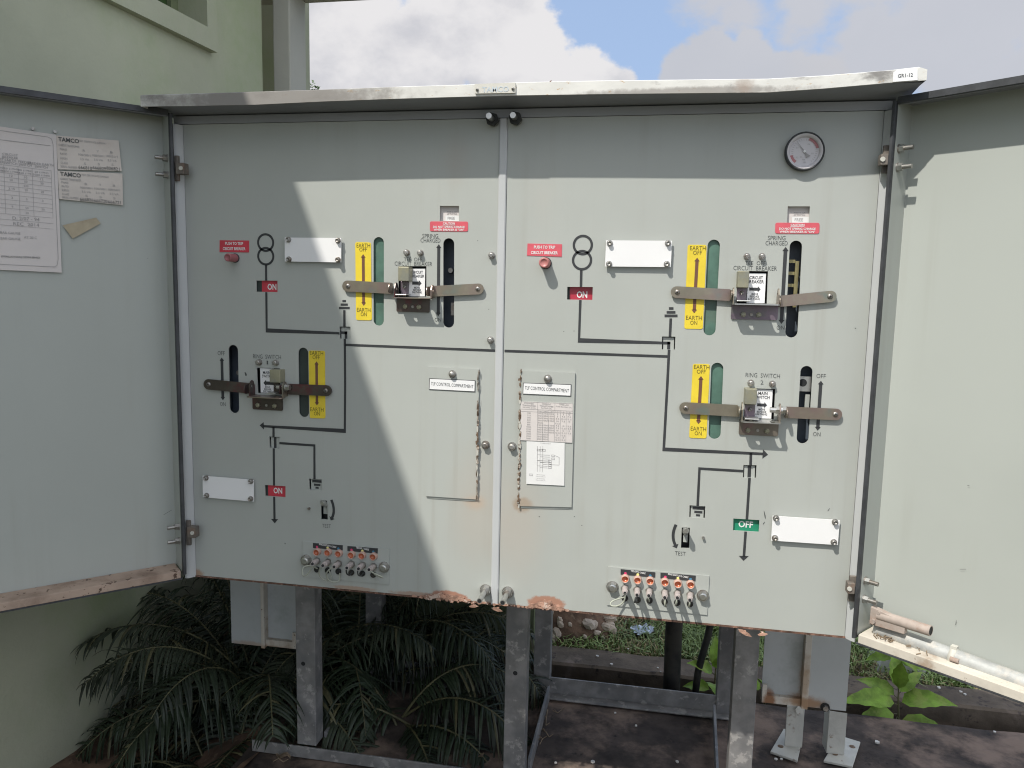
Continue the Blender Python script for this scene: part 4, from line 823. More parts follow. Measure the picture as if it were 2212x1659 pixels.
def door(T, L, zb, zt, sgn, lab):
    """local x runs 0 (hinge) .. sgn*L (free edge); tray opens toward local -y"""
    X = lambda a: sgn * a
    def bx(mb, a0, a1, y0, y1, z0, z1, m): mb.box(min(X(a0), X(a1)), max(X(a0), X(a1)), y0, y1, z0, z1, m)
    mb = MB(T); t = .0025
    # face sheet, very slightly oil-canned
    nx, nz_ = 24, 28; vs = []
    for side in (0, 1):
        for j in range(nz_ + 1):
            for i in range(nx + 1):
                a = L * i / nx; z = zb + (zt - zb) * j / nz_
                w = .0022 * noise.noise(Vector((a * 2.2, z * 2.2, sgn * 3))) * min(1, 6 * min(i, nx - i) / nx) * min(1, 6 * min(j, nz_ - j) / nz_)
                vs.append((X(a), WD + w + side * t, z))
    fs = []; o = (nx + 1) * (nz_ + 1)
    for j in range(nz_):
        for i in range(nx):
            a = j * (nx + 1) + i; fs.append((a, a + 1, a + nx + 2, a + nx + 1)); fs.append((o + a, o + a + nx + 1, o + a + nx + 2, o + a + 1))
    mb.add(vs, fs, M['doorpaint'], True)
    bx(mb, 0, t, .0, WD + t, zb, zt, M['doorpaint']); bx(mb, L - t, L, 0, WD + t, zb, zt, M['doorpaint'])
    bx(mb, t + .0002, L - t - .0002, 0.0002, WD - .0005, zt - t, zt - .0002, M['soffit']); bx(mb, t + .0002, L - t - .0002, .0004, .003, zt - .011, zt - t - .0002, M['soffit'])  # top flange and lip use the darkened paint, their shade painted in
    bx(mb, L - .02, L - t - .0002, .0004, .003, zb + .004, zt - .019, M['doorpaint'])
    d = mb.build('cabinet_door', cab); d['label'] = lab
    s = MB(T); prof = [(-.0058, -.008), (-.004, -.0115), (.001, -.0115), (.0024, -.008), (.0024, .006), (-.0058, .006)] if sgn > 0 else [(-.0024, -.008), (-.001, -.0115), (.0045, -.0115), (.0065, -.008), (.0065, .006), (-.0024, .006)]
    s.prismz([(x * 1.0, y) for x, y in prof], zb - .006, zt - .004, M['seal']); bx(s, .003, L, -.007, .006, zt - .0095, zt + .0035, M['seal']); bx(s, .003, L, -.005, .004, zb - .0195, zb - .0163, M['seal']); s.build('rubber_seal', d)
    s = MB(T); lm = M['rustcream' if sgn > 0 else 'rusttan']; bx(s, .0065, L, -.001, WD - .0008, zb, zb + .003, lm); bx(s, .0065, L, -.0035, -.0012, zb - .016, zb + .0025, lm); s.build('bottom_ledge', d, bevel=.0008)
    return d
def hinge(T, sgn, za, zb_, d, px):
    s = MB(T); zc = (za + zb_) / 2; h = abs(za - zb_)
    # leaf on the cabinet side, knuckle and pin
    s.T = None; (u0, u1, w0, w1, va, vb_) = px
    a = onY(u0, va, -.024); b = onY(u1, vb_, -.024); s.box(a.x, b.x, -.026, -.0185, b.z, a.z, M['hinge'])
    hm_ = (va + vb_) / 2; a = onY(w0, hm_ - 12, -.040); b = onY(w1, hm_ + 12, -.040); s.box(a.x, b.x, -.040, -.0188, b.z, a.z, M['hinge'])
    c_ = (a + b) / 2; s.cyl((c_.x - sgn * .004, -.0425, c_.z), (c_.x - sgn * .004, -.040, c_.z), .005, M['peel'], 10)
    s.build('hinge_block', d, bevel=.001)
    for z in (za, zb_):
        b = MB(T); y = .018
        b.cyl((sgn * .0026, y, z), (sgn * .0042, y, z), .0095, M['bolt'], 14); b.cyl((sgn * .0042, y, z), (sgn * .0135, y, z), .0082, M['steel' if sgn > 0 else 'bolt'], 6, sm=False); b.cyl((sgn * .0135, y, z), (sgn * .031, y, z), .0048, M['bolt'], 10); b.build('hinge_stud', d)
zl0, zl1, zr0, zr1 = onY(405, 1243, YH - .01).z, onY(366, 239, YH - .01).z, onY(1843, 1385, YH - .01).z + .012, onY(1941, 212, YH - .01).z
ZRB = zr0
dl_ = door(TL, .80, zl0 + .006, zl1, -1, 'shaded open door on the left with papers stuck to it'); dr_ = door(TR, .815, zr0, zr1, 1, 'sunlit open door on the right with a pipe along its ledge')
for u, v0, v1, px in ((362, 342, 378, (377, 387, 379, 397, 336, 391)), (388, 1137, 1168, (402, 412, 404, 421, 1124, 1178))): hinge(TL, -1, LP(TL, u, v0, .018).z, LP(TL, u, v1, .018).z, dl_, px)
for u, v0, v1, px in ((1945, 321, 361, (1909, 1922, 1904, 1918, 314, 374)), (1868, 1254, 1294, (1836, 1850, 1832, 1846, 1244, 1300))): hinge(TR, 1, LP(TR, u, v0, .018).z, LP(TR, u, v1, .018).z, dr_, px)
# stay pipe, rusty stay handle and clamp on the right door's ledge
s = MB(TR); za = ZRB + .003
a = LP(TR, 1893, 1356, .040); b = LP(TR, 2209, 1474, .040); d = (b - a) / (b.x - a.x); e = a + d * (.79 - a.x)
s.tube([a, a * .5 + e * .5, e], .0165, M['galvpipe'], 16); s.build('stay_pipe', dr_)
s = MB(TR); c = LP(TR, 2060, 1419, .040); s.lathe(c - d * .006, d, [(.0168, 0), (.0188, 0), (.0188, .012), (.0168, .012)], M['peel'], 16); s.box(c.x - .006, c.x + .006, .034, .046, c.z + .017, c.z + .024, M['peel']); s.cyl((c.x, .022, za + .006), (c.x + .016, .022, za + .006), .005, M['pinkrust'], 8); s.build('pipe_clamp', dr_)
s = MB(TR); a = LP(TR, 1897, 1328, .022); b = LP(TR, 2011, 1363, .022); dd = (b - a).normalized()
s.tube([a, a.lerp(b, .5), b], .0112, M['pinkrust'], 14, cap=False); s.cyl(b - dd * .0005, b - dd * .002, .0108, M['dark'], 14)
s.lathe(b, -dd, [(.0112, 0), (.009, .0)], M['pinkrust'], 14)
mid = a.lerp(b, .55)
s.hexa([(a.x - .014, .014, a.z - .024), (mid.x, .014, mid.z - .022), (mid.x, .014, mid.z + .004), (a.x - .014, .014, a.z + .016), (a.x - .014, .030, a.z - .024), (mid.x, .030, mid.z - .022), (mid.x, .030, mid.z + .004), (a.x - .014, .030, a.z + .016)], M['pinkrust'])
s.cyl((a.x - .006, .014, a.z - .014), (a.x - .006, .008, a.z - .014), .006, M['pinkrust'], 6, sm=False); s.cyl((a.x + .004, .014, a.z + .008), (a.x + .004, .011, a.z + .008), .004, M['pinkrust'], 8)
s.build('stay_handle', dr_, bevel=.0012)
# scratches on the door sheets
s = MB(TR); 
for (u, v, l, t) in ((2065, 1345, .005, 1.5), (2080, 1229.5, .006, .3), (2092, 1049, .002, 0)):
    p = LP(TR, u, v, WD - .003); s.ribbon([(p.x - l * cos(t), p.z - l * sin(t)), (p.x, p.z), (p.x + l * cos(t), p.z + l * sin(t))], .0008, WD - .003, M['thin'])
s.build('scratch', dr_)
s = MB(TL)
for (u, v, l, t) in ((362, 1107, .011, .45), (319, 558, .001, 0)):
    p = LP(TL, u, v, WD - .003); s.ribbon([(p.x - l * cos(t), p.z - l * sin(t)), (p.x, p.z), (p.x + l * cos(t), p.z + l * sin(t))], .0008, WD - .003, M['thin'])
s.build('scratch', dl_)

# ------------------------------------------------------------------ papers stuck to the left door
YP = WD - .0042
def sheet(name, corners, m, label_, cat, group, content, curl=0.):
    L = [LP(TL, u, v, YP) for u, v in corners]; q = [(p.x, p.z) for p in L]; mb = MB(TL); nx, nz_ = 10, 10; vs = []
    for side in (0, 1):
        for j in range(nz_ + 1):
            for i in range(nx + 1):
                p = lerpq(q, i / nx, j / nz_); c = curl * (max(0, i / nx - .55) ** 2 + .6 * max(0, j / nz_ - .6) ** 2) + .0007 * noise.noise(Vector((p[0] * 30, p[1] * 30, 1)))
                vs.append((p[0], YP - .001 - c + side * .0003, p[1]))
    fs = []; o = (nx + 1) * (nz_ + 1)
    for j in range(nz_):
        for i in range(nx): a = j * (nx + 1) + i; fs += [(a, a + 1, a + nx + 2, a + nx + 1), (o + a, o + a + nx + 1, o + a + nx + 2, o + a + 1)]
    mb.add(vs, fs, M[m], True)
    def yat(s, t): return YP - .0022 - curl * (max(0, s - .55) ** 2 + .6 * max(0, t - .6) ** 2)
    content(mb, q, yat); o = mb.build(name); o['label'] = label_; o['category'] = cat
    if group: o['group'] = group
    return o
def form(mb, q, yat):
    def T(t, s, v, h, w, m='papergrey'): p = lerpq(q, s, v); mb.text(t, p[0], p[1], h, M[m], yat(s, v), w=w, rot=-.0)
    def ln(s0, v0, s1, v1, w=.0006): mb.ribbon([lerpq(q, s0 + (s1 - s0) * i / 4, v0 + (v1 - v0) * i / 4) for i in range(5)], w, YP - .0022, M['papergrey'])
    mb.ribbon([lerpq(q, a, b) for a, b in ((0.02, .03), (.90, .025), (.945, .035), (.96, .07), (.965, .90), (.95, .945), (.92, .96), (.02, .96))], .0008, YP - .0022, M['papergrey'])
    ln(.02, .095, .93, .085, .0009)
    for x in (.10, .25, .40, .555, .71, .865 + .06): ln(x, .26, x, .60 if x > .3 else .64)
    for i, v in enumerate((.26, .315, .345, .375, .405, .435, .465, .50, .53, .56, .60, .64, .68)): ln(.02, v, .925, v + .004)
    for x, ws in ((.32, ('CIRCUIT', 'BREAKER')), (.475, ('CIRCUIT', 'BREAKER', 'EARTH', 'SWITCH')), (.635, ('FEEDER', 'SWITCH')), (.815, ('FEEDER EARTH', 'SWITCH'))):
        for i, w in enumerate(ws): T(w, x, .245 - .02 * (len(ws) - 1 - i), .0052, .0042 * len(w))
    rows = [('120 (1960)', '120 (1960)', '20 (1960)', '20 (1960)'), ('3200 (1980)', '3200 (1980)', '4460 (1981)', '3200 (1980)'), ('10', '12', '10', '12'), ('50', '50', '50', '50'), ('630', '', '630', ''), ('20', '3.15', '20', '20'), ('20', '', '', ''), ('3', '3', '3', '3'), ('', '', '', ''), ('50', '9', '50', '50'), ('', '', '20', '')]
    for r, v in zip(rows, (.285, .305, .332, .362, .392, .422, .452, .485, .517, .548, .583)):
        for t, x in zip(r, (.32, .475, .635, .815)):
            if t: T(t, x, v, .0048, .0030 * len(t))
    T('D. 2/07 - 94', .62, .625, .0075, .052); T('REC  2014', .62, .665, .0075, .05)
    T('0.35 BAR GAUGE', .40, .735, .0055, .052); T('0.25 BAR GAUGE', .40, .775, .0055, .052); T('AT 20 C', .66, .757, .0055, .025)
    T('SWITCHGEAR (MALAYSIA) SDN BHD', .40, .905, .0058, .125, 'thin')
p_off = (-60, 278)
sheet('printed_form', [(-78, 262), (121, 291), (133.3, 589), (-64, 580)], 'paper', 'large printed test form with a ruled table stuck on the open left door', 'paper sheet', None, form)
def cert(nums):
    def f(mb, q, yat):
        def T(t, s, v, h, w, m='papergrey', off=0.): p = lerpq(q, s, v); mb.text(t, p[0], p[1], h, M[m], yat(s, v), w=w, off=off)
        T('TAMCO', .19, .115, .0095, .042, 'thin', .02); T('TEST CERTIFICATE SUMMARY', .57, .12, .0042, .058); T('CURRENT TRANSFORMER', .19, .285, .005, .042)
        for i, w in enumerate(('PHASE', 'RATIO', 'BURDEN', 'CLASS')): T(w, .10, .40 + .135 * i, .0048, .014)
        T('SERIAL NUMBER', .17, .92, .005, .034)
        for j, x in enumerate((.42, .64, .86)):
            for i, w in enumerate(('RYB'[j], '100/50/1', '3.5 VA', '5')): T(w, x, .40 + .135 * i, .005, .0042 * max(1.2, len(w) * .75))
            T(nums[j], x, .93, .0075, .028, 'thin')
    return f
sheet('certificate_slip', [(121.3, 292.5), (256, 304), (262.5, 369.5), (125, 366)], 'paperold', 'upper small certificate slip with a brown stained corner beside the printed form', 'paper slip', 'certificate slips on the left door', cert(('666810', '666809', '806821')), .010)
sheet('certificate_slip', [(124.5, 369), (264, 375), (265.5, 443.5), (128, 430)], 'paperold', 'lower small certificate slip with a curled bottom edge, just above the torn tape scrap', 'paper slip', 'certificate slips on the left door', cert(('666826', '666720', '666721')), .007)
sheet('tape_scrap', [(135, 486.5), (207.5, 470), (217.5, 482.5), (157, 515.5)], 'scrap', 'torn yellowed scrap of tape below the certificate slips', 'tape scrap', None, lambda *a: None, .004)
mb = MB(TL)
for u, v in ((71, 278), (119, 284)):
    p = LP(TL, u, v, YP); mb.cyl((p.x, WD - .001, p.z), (p.x, WD - .006, p.z), .0038, M['bolt'], 10)
mb.build('door_rivets', dl_)

# ================================================================== CABLE BOXES under the cabinet
ZG = -1.25
def cbox(us, zb0, zb1, name, split, recess, lab):
    """hanging cable box: a proud flat cover beside a recessed one, with a rusty divider and ledge"""
    Y = .38; x0 = onY(us[0], us[2], Y).x; x1 = onY(us[1], us[2], Y).x; s0 = onY(split[0], us[2], Y).x; s1 = onY(split[1], us[2], Y).x
    mb = MB(); pr = (x0, s0 - .0004) if recess > 0 else (s1 + .0004, x1); re = (s1 + .0004, x1) if recess > 0 else (x0, s0 - .0004)
    mb.box(pr[0], pr[1], Y, Y + .004, zb0, ZB + .006, M['boxpaint']); mb.box(re[0], re[1], Y + .018, Y + .022, zb1 + .02, ZB + .006, M['boxpaint'])
    ex = pr[0] if recess > 0 else pr[1]; mb.box(ex - .003 * (recess < 0), ex + .003 * (recess > 0), Y + .0045, Y + .2, zb0, ZB + .006, M['boxpaint'])
    o = mb.build('cable_box', cab); o['label'] = lab
    s = MB(); s.box(s0, s1, Y - .006, Y + .03, min(zb0, zb1) - .004, ZB + .005, M['rustcream']); s.build('rusty_divider', o, bevel=.001)
    s = MB(); s.box(re[0], re[1], Y + .004, Y + .024, zb1 - .002, zb1 + .0195, M['rustcream']); s.box(re[0] if recess < 0 else re[1] - .012, re[0] + .012 if recess < 0 else re[1], Y + .0035, Y + .012, zb1 - .002, zb1 + .05, M['rustcream']); s.build('rusty_ledge', o)
    if recess < 0:
        p = onY(1782, 1527, Y); s = MB(); s.cyl((p.x, Y - .0005, p.z), (p.x, Y - .004, p.z), .0125, M['cable'], 18); s.cyl((p.x, Y - .004, p.z), (p.x, Y - .012, p.z), .0075, M['bolt'], 6, sm=False); s.build('box_bolt', o)
zc0 = onY(530, 1392, .38).z; zc1 = onY(600, 1398, .38).z
cbox((499, 637, 1330), zc0, zc1, 'l', (565, 572.5), 1, 'shaded cable box under the left end')
zc2 = onY(1790, 1532, .38).z; zc3 = onY(1700, 1523, .38).z
cbox((1650, 1834, 1450), zc2, zc3, 'r', (1735, 1749), -1, 'cable box with rust-streaked divider under the right end')

# ================================================================== GALVANISED STAND
st = thing('steel_stand', 'galvanised angle-iron stand carrying the grey cabinet on the dark concrete plinth', 'steel stand')
YF, YR = .25, .755
def angle_leg(x0, x1, y, back, zt, z0, holes=()):
    mb = MB(); w = x1 - x0; t = .006
    prof = [(x0, y), (x1, y), (x1, y + .05), (x1 - t, y + .05), (x1 - t, y + t), (x0, y + t)] if back > 0 else [(x0, y), (x1, y), (x1, y + t), (x0 + t, y + t), (x0 + t, y + .05), (x0, y + .05)]
    mb.prismz(prof, z0, zt, M['galv']); o = mb.build('leg', st, bevel=.0015)
    for (hx, hz) in holes: s = MB(); s.cyl((hx, y - .0006, hz), (hx, y - .0003, hz), .0065, M['dark'], 14); s.build('bolt_hole', o)
    return o
xa = lambda u, v, Y: onY(u, v, Y).x
h1 = onY(655, 1433.5, YF); h2 = onY(1113, 1454, YF)
lx0, lx1 = xa(640, 1450, YF), xa(681, 1450, YF); mx0, mx1 = xa(1091, 1456, YF), xa(1137, 1456, YF); rx0, rx1 = xa(1585, 1450, YF), xa(1637, 1450, YF)
angle_leg(lx0, lx1, YF, 1, ZB + .001, ZG + .036, [(h1.x, h1.z)]); angle_leg(mx0, mx1, YF, 1, ZB + .001, ZG + .006, [(h2.x, h2.z)]); angle_leg(rx0, rx1, YF, -1, ZB + .001, ZG + .006)
ex0, ex1 = xa(1154, 1400, YR), xa(1189, 1400, YR); gx0, gx1 = xa(1554, 1400, YR), xa(1592, 1400, YR)
angle_leg(ex0, ex1, YR, 1, ZB + .001, ZG + .006); angle_leg(gx0, gx1, YR, -1, ZB + .001, ZG + .006); angle_leg(lx0 + .02, lx1 + .02, YR, 1, ZB + .001, ZG + .006)
# top gusset on the left leg
s = MB(); zt = ZB - .0015; s.prism([(lx1 - .001, zt), (lx1 + .062, zt), (lx1 + .050, zt - .03), (lx1 + .004, zt - .115), (lx1 - .001, zt - .12)], YF + .0065, YF + .0125, M['galv']); s.build('gusset_plate', st)
fx0 = onY(541, 1612, YF - .02).x
s = MB(); y0 = YF - .012
s.prismz([(fx0, y0), (1.0, y0), (1.0, y0 + .006), (fx0, y0 + .006)], ZG + .001, ZG + .036, M['galv']); s.box(fx0, 1.0, y0 + .0062, y0 + .045, ZG + .001, ZG + .006, M['galv']); s.build('front_rail', st, bevel=.0015)
s = MB(); s.box(lx0 - .02, gx1, YR + .01, YR + .016, ZG + .0012, ZG + .062, M['galv']); s.box(lx0 - .02, gx1, YR - .03, YR + .0098, ZG + .0012, ZG + .0065, M['galv']); s.build('rear_rail', st, bevel=.001)
for xa_, xb_ in ((mx1 + .002, mx1 + .002), (rx0 - .022, gx0 - .013), (lx1 + .002, lx1 + .002)):   # front x, rear x
    s = MB(); y0, y1, z0, z1 = YF + .0515, YR - .031, ZG + .0012, ZG + .052
    s.hexa([(xa_, y0, z0), (xa_ + .008, y0, z0), (xa_ + .008, y0, z1), (xa_, y0, z1), (xb_, y1, z0), (xb_ + .008, y1, z0), (xb_ + .008, y1, z1), (xb_, y1, z1)], M['galv'])
    s.build('side_rail', st, bevel=.001)

# ================================================================== GROUND, PLINTH, KERB
def structure(mb, name, **k): return mb.build(name, None, kind='structure', **k)
mb = MB(); g = []; xs = [-60, -20, -8, -4, -2, -1, -.5, 0, .5, 1, 1.5, 2, 3, 5, 9, 20, 60]; ys = [-60, -20, -8, -5, -3, -1.5, -.5, 0, .3, .6, .9, 1.1, 1.3, 1.6, 2, 2.6, 3.4, 5, 8, 14, 30, 90]
for y in ys:
    for x in xs: g.append((x, y, (-1.285 if y > 1.12 else -1.46) + (.02 * noise.noise(Vector((x, y, 0))) if abs(x) < 6 else 0)))
n = len(xs); mb.add(g, [(j * n + i, j * n + i + 1, (j + 1) * n + i + 1, (j + 1) * n + i) for j in range(len(ys) - 1) for i in range(n - 1)], M['soil'], True); structure(mb, 'ground')
pxl = -.80
mb = MB(); nx, ny = 90, 34; vs = []
x0, x1, y0, y1 = pxl, 2.9, -.25, .872
for j in range(ny + 1):
    for i in range(nx + 1):
        x = x0 + (x1 - x0) * i / nx; y = y0 + (y1 - y0) * j / ny; e = min(i, nx - i, j, ny - j) == 0
        q = Vector((x * 5, y * 5, 0)); vs.append((x, y + (.012 * noise.noise(q) if e and j in (0, ny) else 0), ZG - .002 + .004 * noise.noise(q * 1.7) - (.004 if e else 0) - .002))
fs = [(j * (nx + 1) + i, j * (nx + 1) + i + 1, (j + 1) * (nx + 1) + i + 1, (j + 1) * (nx + 1) + i) for j in range(ny) for i in range(nx)]
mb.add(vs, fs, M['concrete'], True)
edge = [j for j in range(nx + 1)] + [(j + 1) * (nx + 1) - 1 for j in range(1, ny + 1)] + [ny * (nx + 1) + i for i in range(nx - 1, -1, -1)] + [j * (nx + 1) for j in range(ny - 1, 0, -1)]
ev = [vs[i] for i in edge]; m_ = len(ev); mb.add(ev + [(a, b, -1.6) for a, b, c in ev], [(i, m_ + i, m_ + (i + 1) % m_, (i + 1) % m_) for i in range(m_)], M['concrete'])
structure(mb, 'concrete_plinth')
mb = MB(); n = 70; A = []
for i in range(n + 1):
    x = -1.5 + 5.5 * i / n; q = Vector((x * 4, 3, 0)); A.append((x, 1.003 + .006 * noise.noise(q * 2), 1.150 + .016 * noise.noise(q), ZG - .002 + .004 * noise.noise(q * 3)))
vs = []
for x, ya, yb, z in A: vs += [(x, ya + .002, -1.6), (x, ya, z - .008), (x, ya + .010, z), (x, yb - .01, z + .001), (x, yb, z - .01), (x, yb, -1.6)]
mb.add(vs, [(6 * i + k, 6 * i + 6 + k, 6 * i + 7 + k, 6 * i + 1 + k) for i in range(n) for k in range(5)], M['kerb'])
structure(mb, 'kerb')
# soil bank left of the plinth where the palms root
mb = MB(); nx, ny = 30, 40; vs = []
for j in range(ny + 1):
    for i in range(nx + 1):
        x = -1.60 + .85 * i / nx; y = -.4 + 1.45 * j / ny; vs.append((x, y, -1.345 + .03 * noise.noise(Vector((x * 6, y * 6, 2))) + .085 * max(0, (x + 1.0) / .25) * (x > -1.0)))
mb.add(vs, [(j * (nx + 1) + i, j * (nx + 1) + i + 1, (j + 1) * (nx + 1) + i + 1, (j + 1) * (nx + 1) + i) for j in range(ny) for i in range(nx)], M['earth'], True); structure(mb, 'soil_bank')

# ================================================================== LOW WALL AND BUILDING
lw = thing('low_wall', 'low pale green rendered wall standing on the kerb behind the cabinet', 'wall')
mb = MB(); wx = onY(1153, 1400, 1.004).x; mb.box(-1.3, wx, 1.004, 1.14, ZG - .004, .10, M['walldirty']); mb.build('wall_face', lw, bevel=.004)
mb = MB(); mb.box(-1.3, wx + .02, .985, 1.16, .1005, .15, M['pier']); mb.build('coping', lw)

bld = thing('building', 'pale green rendered building with a framed window and grey corner pier at the left', 'building')
TBm = Matrix(((.99743, .0715, 0, -1.45), (-.0715, .99743, 0, -.5), (0, 0, 1, 0), (0, 0, 0, 1)))  # local y runs along the wall, local x out of it
nW = TBm.to_3x3() @ Vector((1, 0, 0)); oW = TBm @ Vector((0, 0, 0)); iW = TBm.inverted()
def WP(u, v): p = iW @ onPlane(u, v, oW, nW); return (p.y, p.z)
yend = WP(566, 100)[0]
ra = WP(434, 59); rb = WP(351, 12); wz = ra[1]; wy1 = ra[0]; ba = WP(457, 115)
wy0 = wy1 - 1.25; wtop = min(wz + .6, 1.70)
vs, fs = holed([(-5.0, -1.6), (yend, -1.6), (yend, 1.825), (-5.0, 1.825)], [[(wy0, wz), (wy1, wz), (wy1, wtop), (wy0, wtop)]], .2)
mb = MB(TBm); mb.add([(-.2 + c, a, b) for a, b, c in vs], fs, M['wall']); mb.build('wall', bld)
# projecting band round the window
bz = ba[1]; by1 = ba[0]; bt = wtop + (wz - bz)
by0 = wy0 - (by1 - wy1)
vs, fs = holed([(by0, bz), (by1, bz), (by1, bt), (by0, bt)], [[(wy0 + .0, wz), (wy1, wz), (wy1, wtop), (wy0, wtop)]], .028)
mb = MB(TBm); mb.add([(.0005 + c, a, b) for a, b, c in vs], fs, M['wall']); wnd = mb.build('window', bld, bevel=.003)
mb = MB(TBm); mb.box(-.125, -.115, wy0, wy1, wz, wtop, M['glass']); mb.build('pane', wnd)
mb = MB(TBm)
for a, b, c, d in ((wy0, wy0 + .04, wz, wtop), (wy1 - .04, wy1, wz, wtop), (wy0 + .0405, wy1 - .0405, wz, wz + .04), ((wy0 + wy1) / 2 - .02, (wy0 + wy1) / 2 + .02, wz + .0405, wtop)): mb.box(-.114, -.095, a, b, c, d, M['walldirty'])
mb.build('frame', wnd)
# rear return, pier and beam (square to the cabinet)
p0 = onY(560, 150, 1.95).x; q0 = onY(589.5, 100, 1.48).x; q1 = onY(626, 100, 1.48).x; yb = 1.5
while onY(660.5, 100, yb).x > q1: yb += .004
zbm = onY(660, 8, yb + .02).z
mb = MB(); mb.box(p0 - .5, onY(640, 100, 1.95).x, 1.95, 2.1, -1.6, 1.9, M['wall']); mb.build('return_wall', bld)
mb = MB(); mb.box(q0, q1, 1.48, yb, -1.6, zbm, M['pier']); mb.build('pier', bld, bevel=.006)
mb = MB(); mb.box(q0 - .35, 1.2, 1.47, yb + .02, zbm + .0005, zbm + .16, M['pier']); mb.build('beam', bld, bevel=.004)
# roof slab whose straight edge throws the slanting shade across the cabinet
XE = -1.10; ZE = .396 + (-.497 - XE) / .3875
mb = MB(); mb.prismz([(-6, -5.2), (XE, -5.2), (XE, 2.3), (-6, 2.3)], ZE - .12, ZE, M['pier']); mb.build('roof_slab', bld)

# ================================================================== PALMS AND OTHER PLANTS
def frond(mb, base, az, el, L, droop, ll, n, m, seed, w=.0068):
    r = random.Random(seed); p = Vector(base); d = Vector((cos(az) * cos(el), sin(az) * cos(el), sin(el))); pts = [p.copy()]; dirs = [d.copy()]; N_ = 26
    for i in range(N_):
        d = (d + Vector((0, 0, -droop / N_ * (.5 + 1.3 * i / N_)))).normalized(); p = p + d * (L / N_); pts.append(p.copy()); dirs.append(d.copy())
    mb.tube(pts, [.0042 * (1 - .8 * i / N_) + .0008 for i in range(N_ + 1)], M['stem'], 5)
    roll = r.uniform(-.5, .5)
    for k in range(n):
        t = .16 + .84 * k / (n - 1); f = t * N_; i = min(int(f), N_ - 1); c = pts[i].lerp(pts[i + 1], f - i); d = dirs[i]
        side = d.cross(Vector((0, 0, 1)))
        side = side.normalized() if side.length > .05 else Vector((1, 0, 0))
        up = side.cross(d).normalized()
        prof = ll * (.45 + .55 * sin(pi * min(1, .12 + t * .8))) * (1 if t < .85 else 1 - (t - .85) * 2.6)
        for sg in (-1, 1):
            if r.random() < .07: continue
            a = (side * sg * cos(roll) + up * sin(roll) * sg + d * r.uniform(.35, .75) + up * r.uniform(.0, .45)).normalized(); q = c.copy(); ln = prof * r.uniform(.7, 1.2); K = 6; vs = []; wd = (a.cross(up) + Vector((r.uniform(-.3, .3), r.uniform(-.3, .3), r.uniform(-.3, .3)))).normalized(); gr = r.uniform(.7, 2.0)
            for j in range(K + 1):
                ww = w * (.55 + .9 * sin(pi * (.18 + .6 * j / K))) * (1 - (j / K) ** 3) + .0005
                nrm = wd.cross(a); vs += [q - wd * ww * .5, q + nrm * ww * .12, q + wd * ww * .5]
                a = (a + Vector((0, 0, -gr / K * 1.3))).normalized(); q = q + a * ln / K
            fs = []
            for j in range(K): b = 3 * j; fs += [(b, b + 1, b + 4, b + 3), (b + 1, b + 2, b + 5, b + 4)]
            mb.add(vs, fs, m if r.random() > .05 else M['stem'])
def palm(label_, base, specs, seed, grp='feather-leaved palms around the plinth'):
    t = thing('feather_palm', label_, 'palm plant', grp); r = random.Random(seed)
    for i, (az, el, L, droop, ll) in enumerate(specs):
        mb = MB(); b = Vector(base) + Vector((r.uniform(-.03, .03), r.uniform(-.03, .03), 0))
        frond(mb, b, radians(az), radians(el), L, droop, ll, int(L * 60) + 8, M['fern'] if r.random() < .7 else M['fern2'], seed * 50 + i); mb.build('frond', t)
    return t
palm('tall feather palm against the green wall, its tips spread below the left door', (-.88, .53, -1.36), [(172, 64, .80, 1.7, .17), (196, 50, .80, 1.7, .17), (150, 72, .92, 1.4, .17), (215, 40, .66, 1.6, .16), (120, 76, .94, 1.5, .17), (60, 72, .88, 1.8, .17), (20, 60, .80, 2.0, .17), (240, 55, .62, 2.2, .16), (190, 40, .62, 1.5, .15), (330, 50, .7, 2.2, .16), (165, 34, .6, 1.3, .14), (95, 80, 1.0, 1.1, .16), (270, 30, .6, 1.3, .15), (300, 65, .7, 2.0, .16), (183, 76, .86, 1.2, .16), (160, 55, .8, 1.5, .16), (135, 62, .85, 1.4, .16), (205, 66, .8, 1.9, .16), (225, 70, .75, 2.2, .16), (45, 50, .8, 1.8, .16), (350, 68, .85, 1.9, .17), (255, 72, .66, 2.4, .16)], 3)
palm('short feather palm at the foot of the green wall, its lowest tips fanned out', (-.93, .32, -1.42), [(178, 50, .50, 1.5, .13), (198, 36, .46, 1.4, .13), (160, 62, .52, 1.5, .13), (225, 48, .46, 1.7, .13), (260, 55, .45, 1.8, .13), (300, 55, .5, 1.9, .13), (340, 48, .5, 1.9, .13), (20, 55, .5, 1.8, .13), (80, 70, .55, 1.6, .13), (130, 66, .55, 1.5, .13), (245, 25, .42, 1.0, .12), (320, 25, .45, 1.2, .12)], 13)
palm('dark feather palm behind the left stand leg, under the cabinet', (-.66, .74, -1.32), [(10, 58, .85, 2.0, .18), (350, 40, .80, 1.7, .18), (30, 70, .88, 1.6, .18), (340, 66, .78, 2.2, .17), (150, 70, .7, 1.7, .17), (180, 50, .7, 1.8, .17), (60, 78, .8, 1.5, .18), (210, 60, .6, 2.1, .16), (320, 25, .62, 1.2, .16), (100, 80, .75, 1.2, .17), (5, 25, .75, 1.0, .17), (270, 62, .55, 2.3, .15), (20, 45, .9, 1.9, .18), (0, 72, .95, 1.9, .18), (15, 66, 1.0, 1.7, .18), (45, 60, .9, 1.8, .18), (300, 60, .6, 2.3, .16), (355, 55, .9, 2.2, .18), (250, 70, .5, 2.2, .15), (75, 66, .85, 1.7, .17)], 5)
